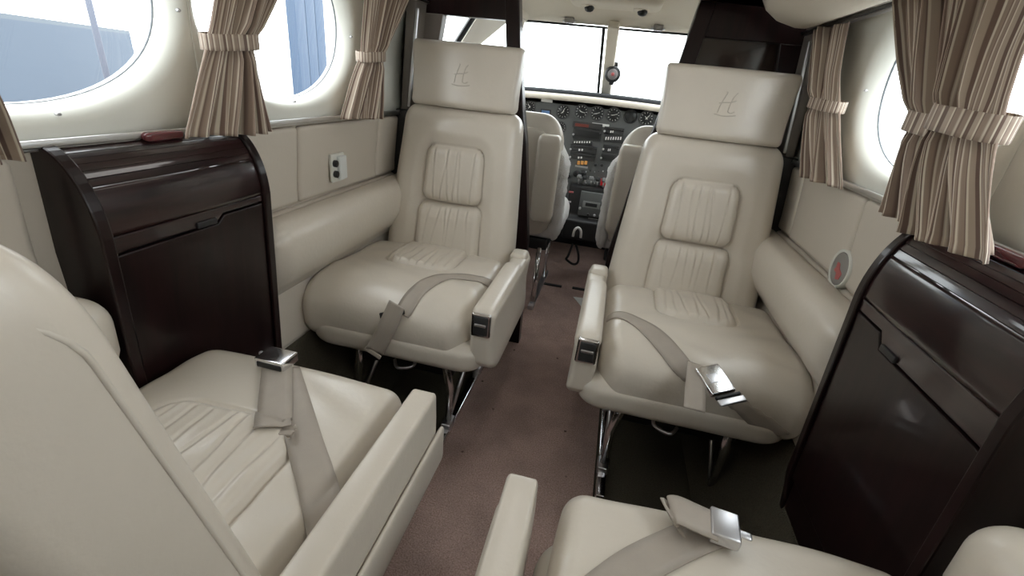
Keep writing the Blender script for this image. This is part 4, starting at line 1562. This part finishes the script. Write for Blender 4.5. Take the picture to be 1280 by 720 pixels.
# ------------------------------------------------------------------ added fill lamps on the ceiling, out of view
for i, y in enumerate((-0.65, 0.25, 1.10)):
    t = thing('fill_lamp', ['added ceiling fill lamp at the aft end', 'added ceiling fill lamp over the cabinets', 'added ceiling fill lamp over the rear-facing seats'][i], 'fill lamp', (0, y, 1.472), 0, 'added fill lamps')
    box('fill_frame', (-0.075, -0.27, -0.012), (0.075, 0.27, 0.004), SHELL, t, r=0.005)
    box('lamp_lens', (-0.06, -0.25, -0.018), (0.06, 0.25, -0.010), mat('fill_lens_glow', (0.9, 0.88, 0.82), 0.4, emit=((1.0, 0.97, 0.93), 4.0)), t, r=0.003)  # glowing face of the added fill

# ------------------------------------------------------------------ outside
gr = box('ground', (-120, -120, -1.5), (120, 120, -1.3), mat('bright_apron', (0.30, 0.30, 0.30), 0.8, var=(0.3, 0.1)), None, r=0.01)
struct(gr, 'pale concrete apron outside')
A = at(-60, 32, 0, -14.0)
B = at(166, 58, 0, -20.0)
bl = thing('hangar_building', 'pale blue hangar seen through the first left window', 'building', (0, 0, 0))
BLUE = mat('pale_blue_cladding', (0.062, 0.085, 0.118), 0.7)
BLUE2 = mat('light_blue_fascia', (0.095, 0.115, 0.135), 0.7)
tp = 1.30


def wall_between(name, P, Q, z0, z1, th, mt, parent):
    P, Q = np.array(P[:2]), np.array(Q[:2])
    d = (Q - P) / np.linalg.norm(Q - P)
    nn = np.array((-d[1], d[0])) * th
    pts = [P, Q, Q + nn, P + nn]
    return prism(name, [tuple(p) for p in pts], 2, z0, z1, mt, parent)


nb_ = 2
for i in range(nb_):
    f0, f1 = i / nb_, (i + 1) / nb_
    wall_between('cladding_panel', A + (B - A) * f0, A + (B - A) * f1, -1.3, tp - 0.12, 0.4, BLUE, bl)
wall_between('fascia', A, B, tp - 0.12, tp, 0.5, BLUE2, bl)
pc = at(125, 60, 0, -9.0)
po = thing('lamp_pole', 'slim grey pole standing outside the first left window', 'pole', (pc[0], pc[1], -1.3))
tube('pole_shaft', [(0, 0, 0), (0, 0, 5.0)], 0.05, mat('pole_grey', (0.09, 0.10, 0.13), 0.6), po)
box('pole_base', (-0.12, -0.12, 0.0), (0.12, 0.12, 0.12), mat('pole_grey', (0.09, 0.10, 0.13), 0.6), po, r=0.02)
q0, q1 = at(373, 60, 0, -9.0), at(408, 60, 0, -9.0)
hd_ = thing('hangar_door', 'tall blue sliding hangar door seen through the second left window', 'door', (0, 0, 0))
BL3 = mat('blue_door_paint', (0.045, 0.075, 0.125), 0.5)
ds = np.linspace(q0[1], q1[1], 4)
for i in range(3):
    box('door_leaf', (-9.3, ds[i] + 0.01, -1.25), (-9.0, ds[i + 1] - 0.01, 7.0), BL3, hd_, r=0.01)
box('door_track', (-9.35, ds[0], -1.3), (-8.95, ds[-1], -1.25), BL3, hd_, r=0.01)
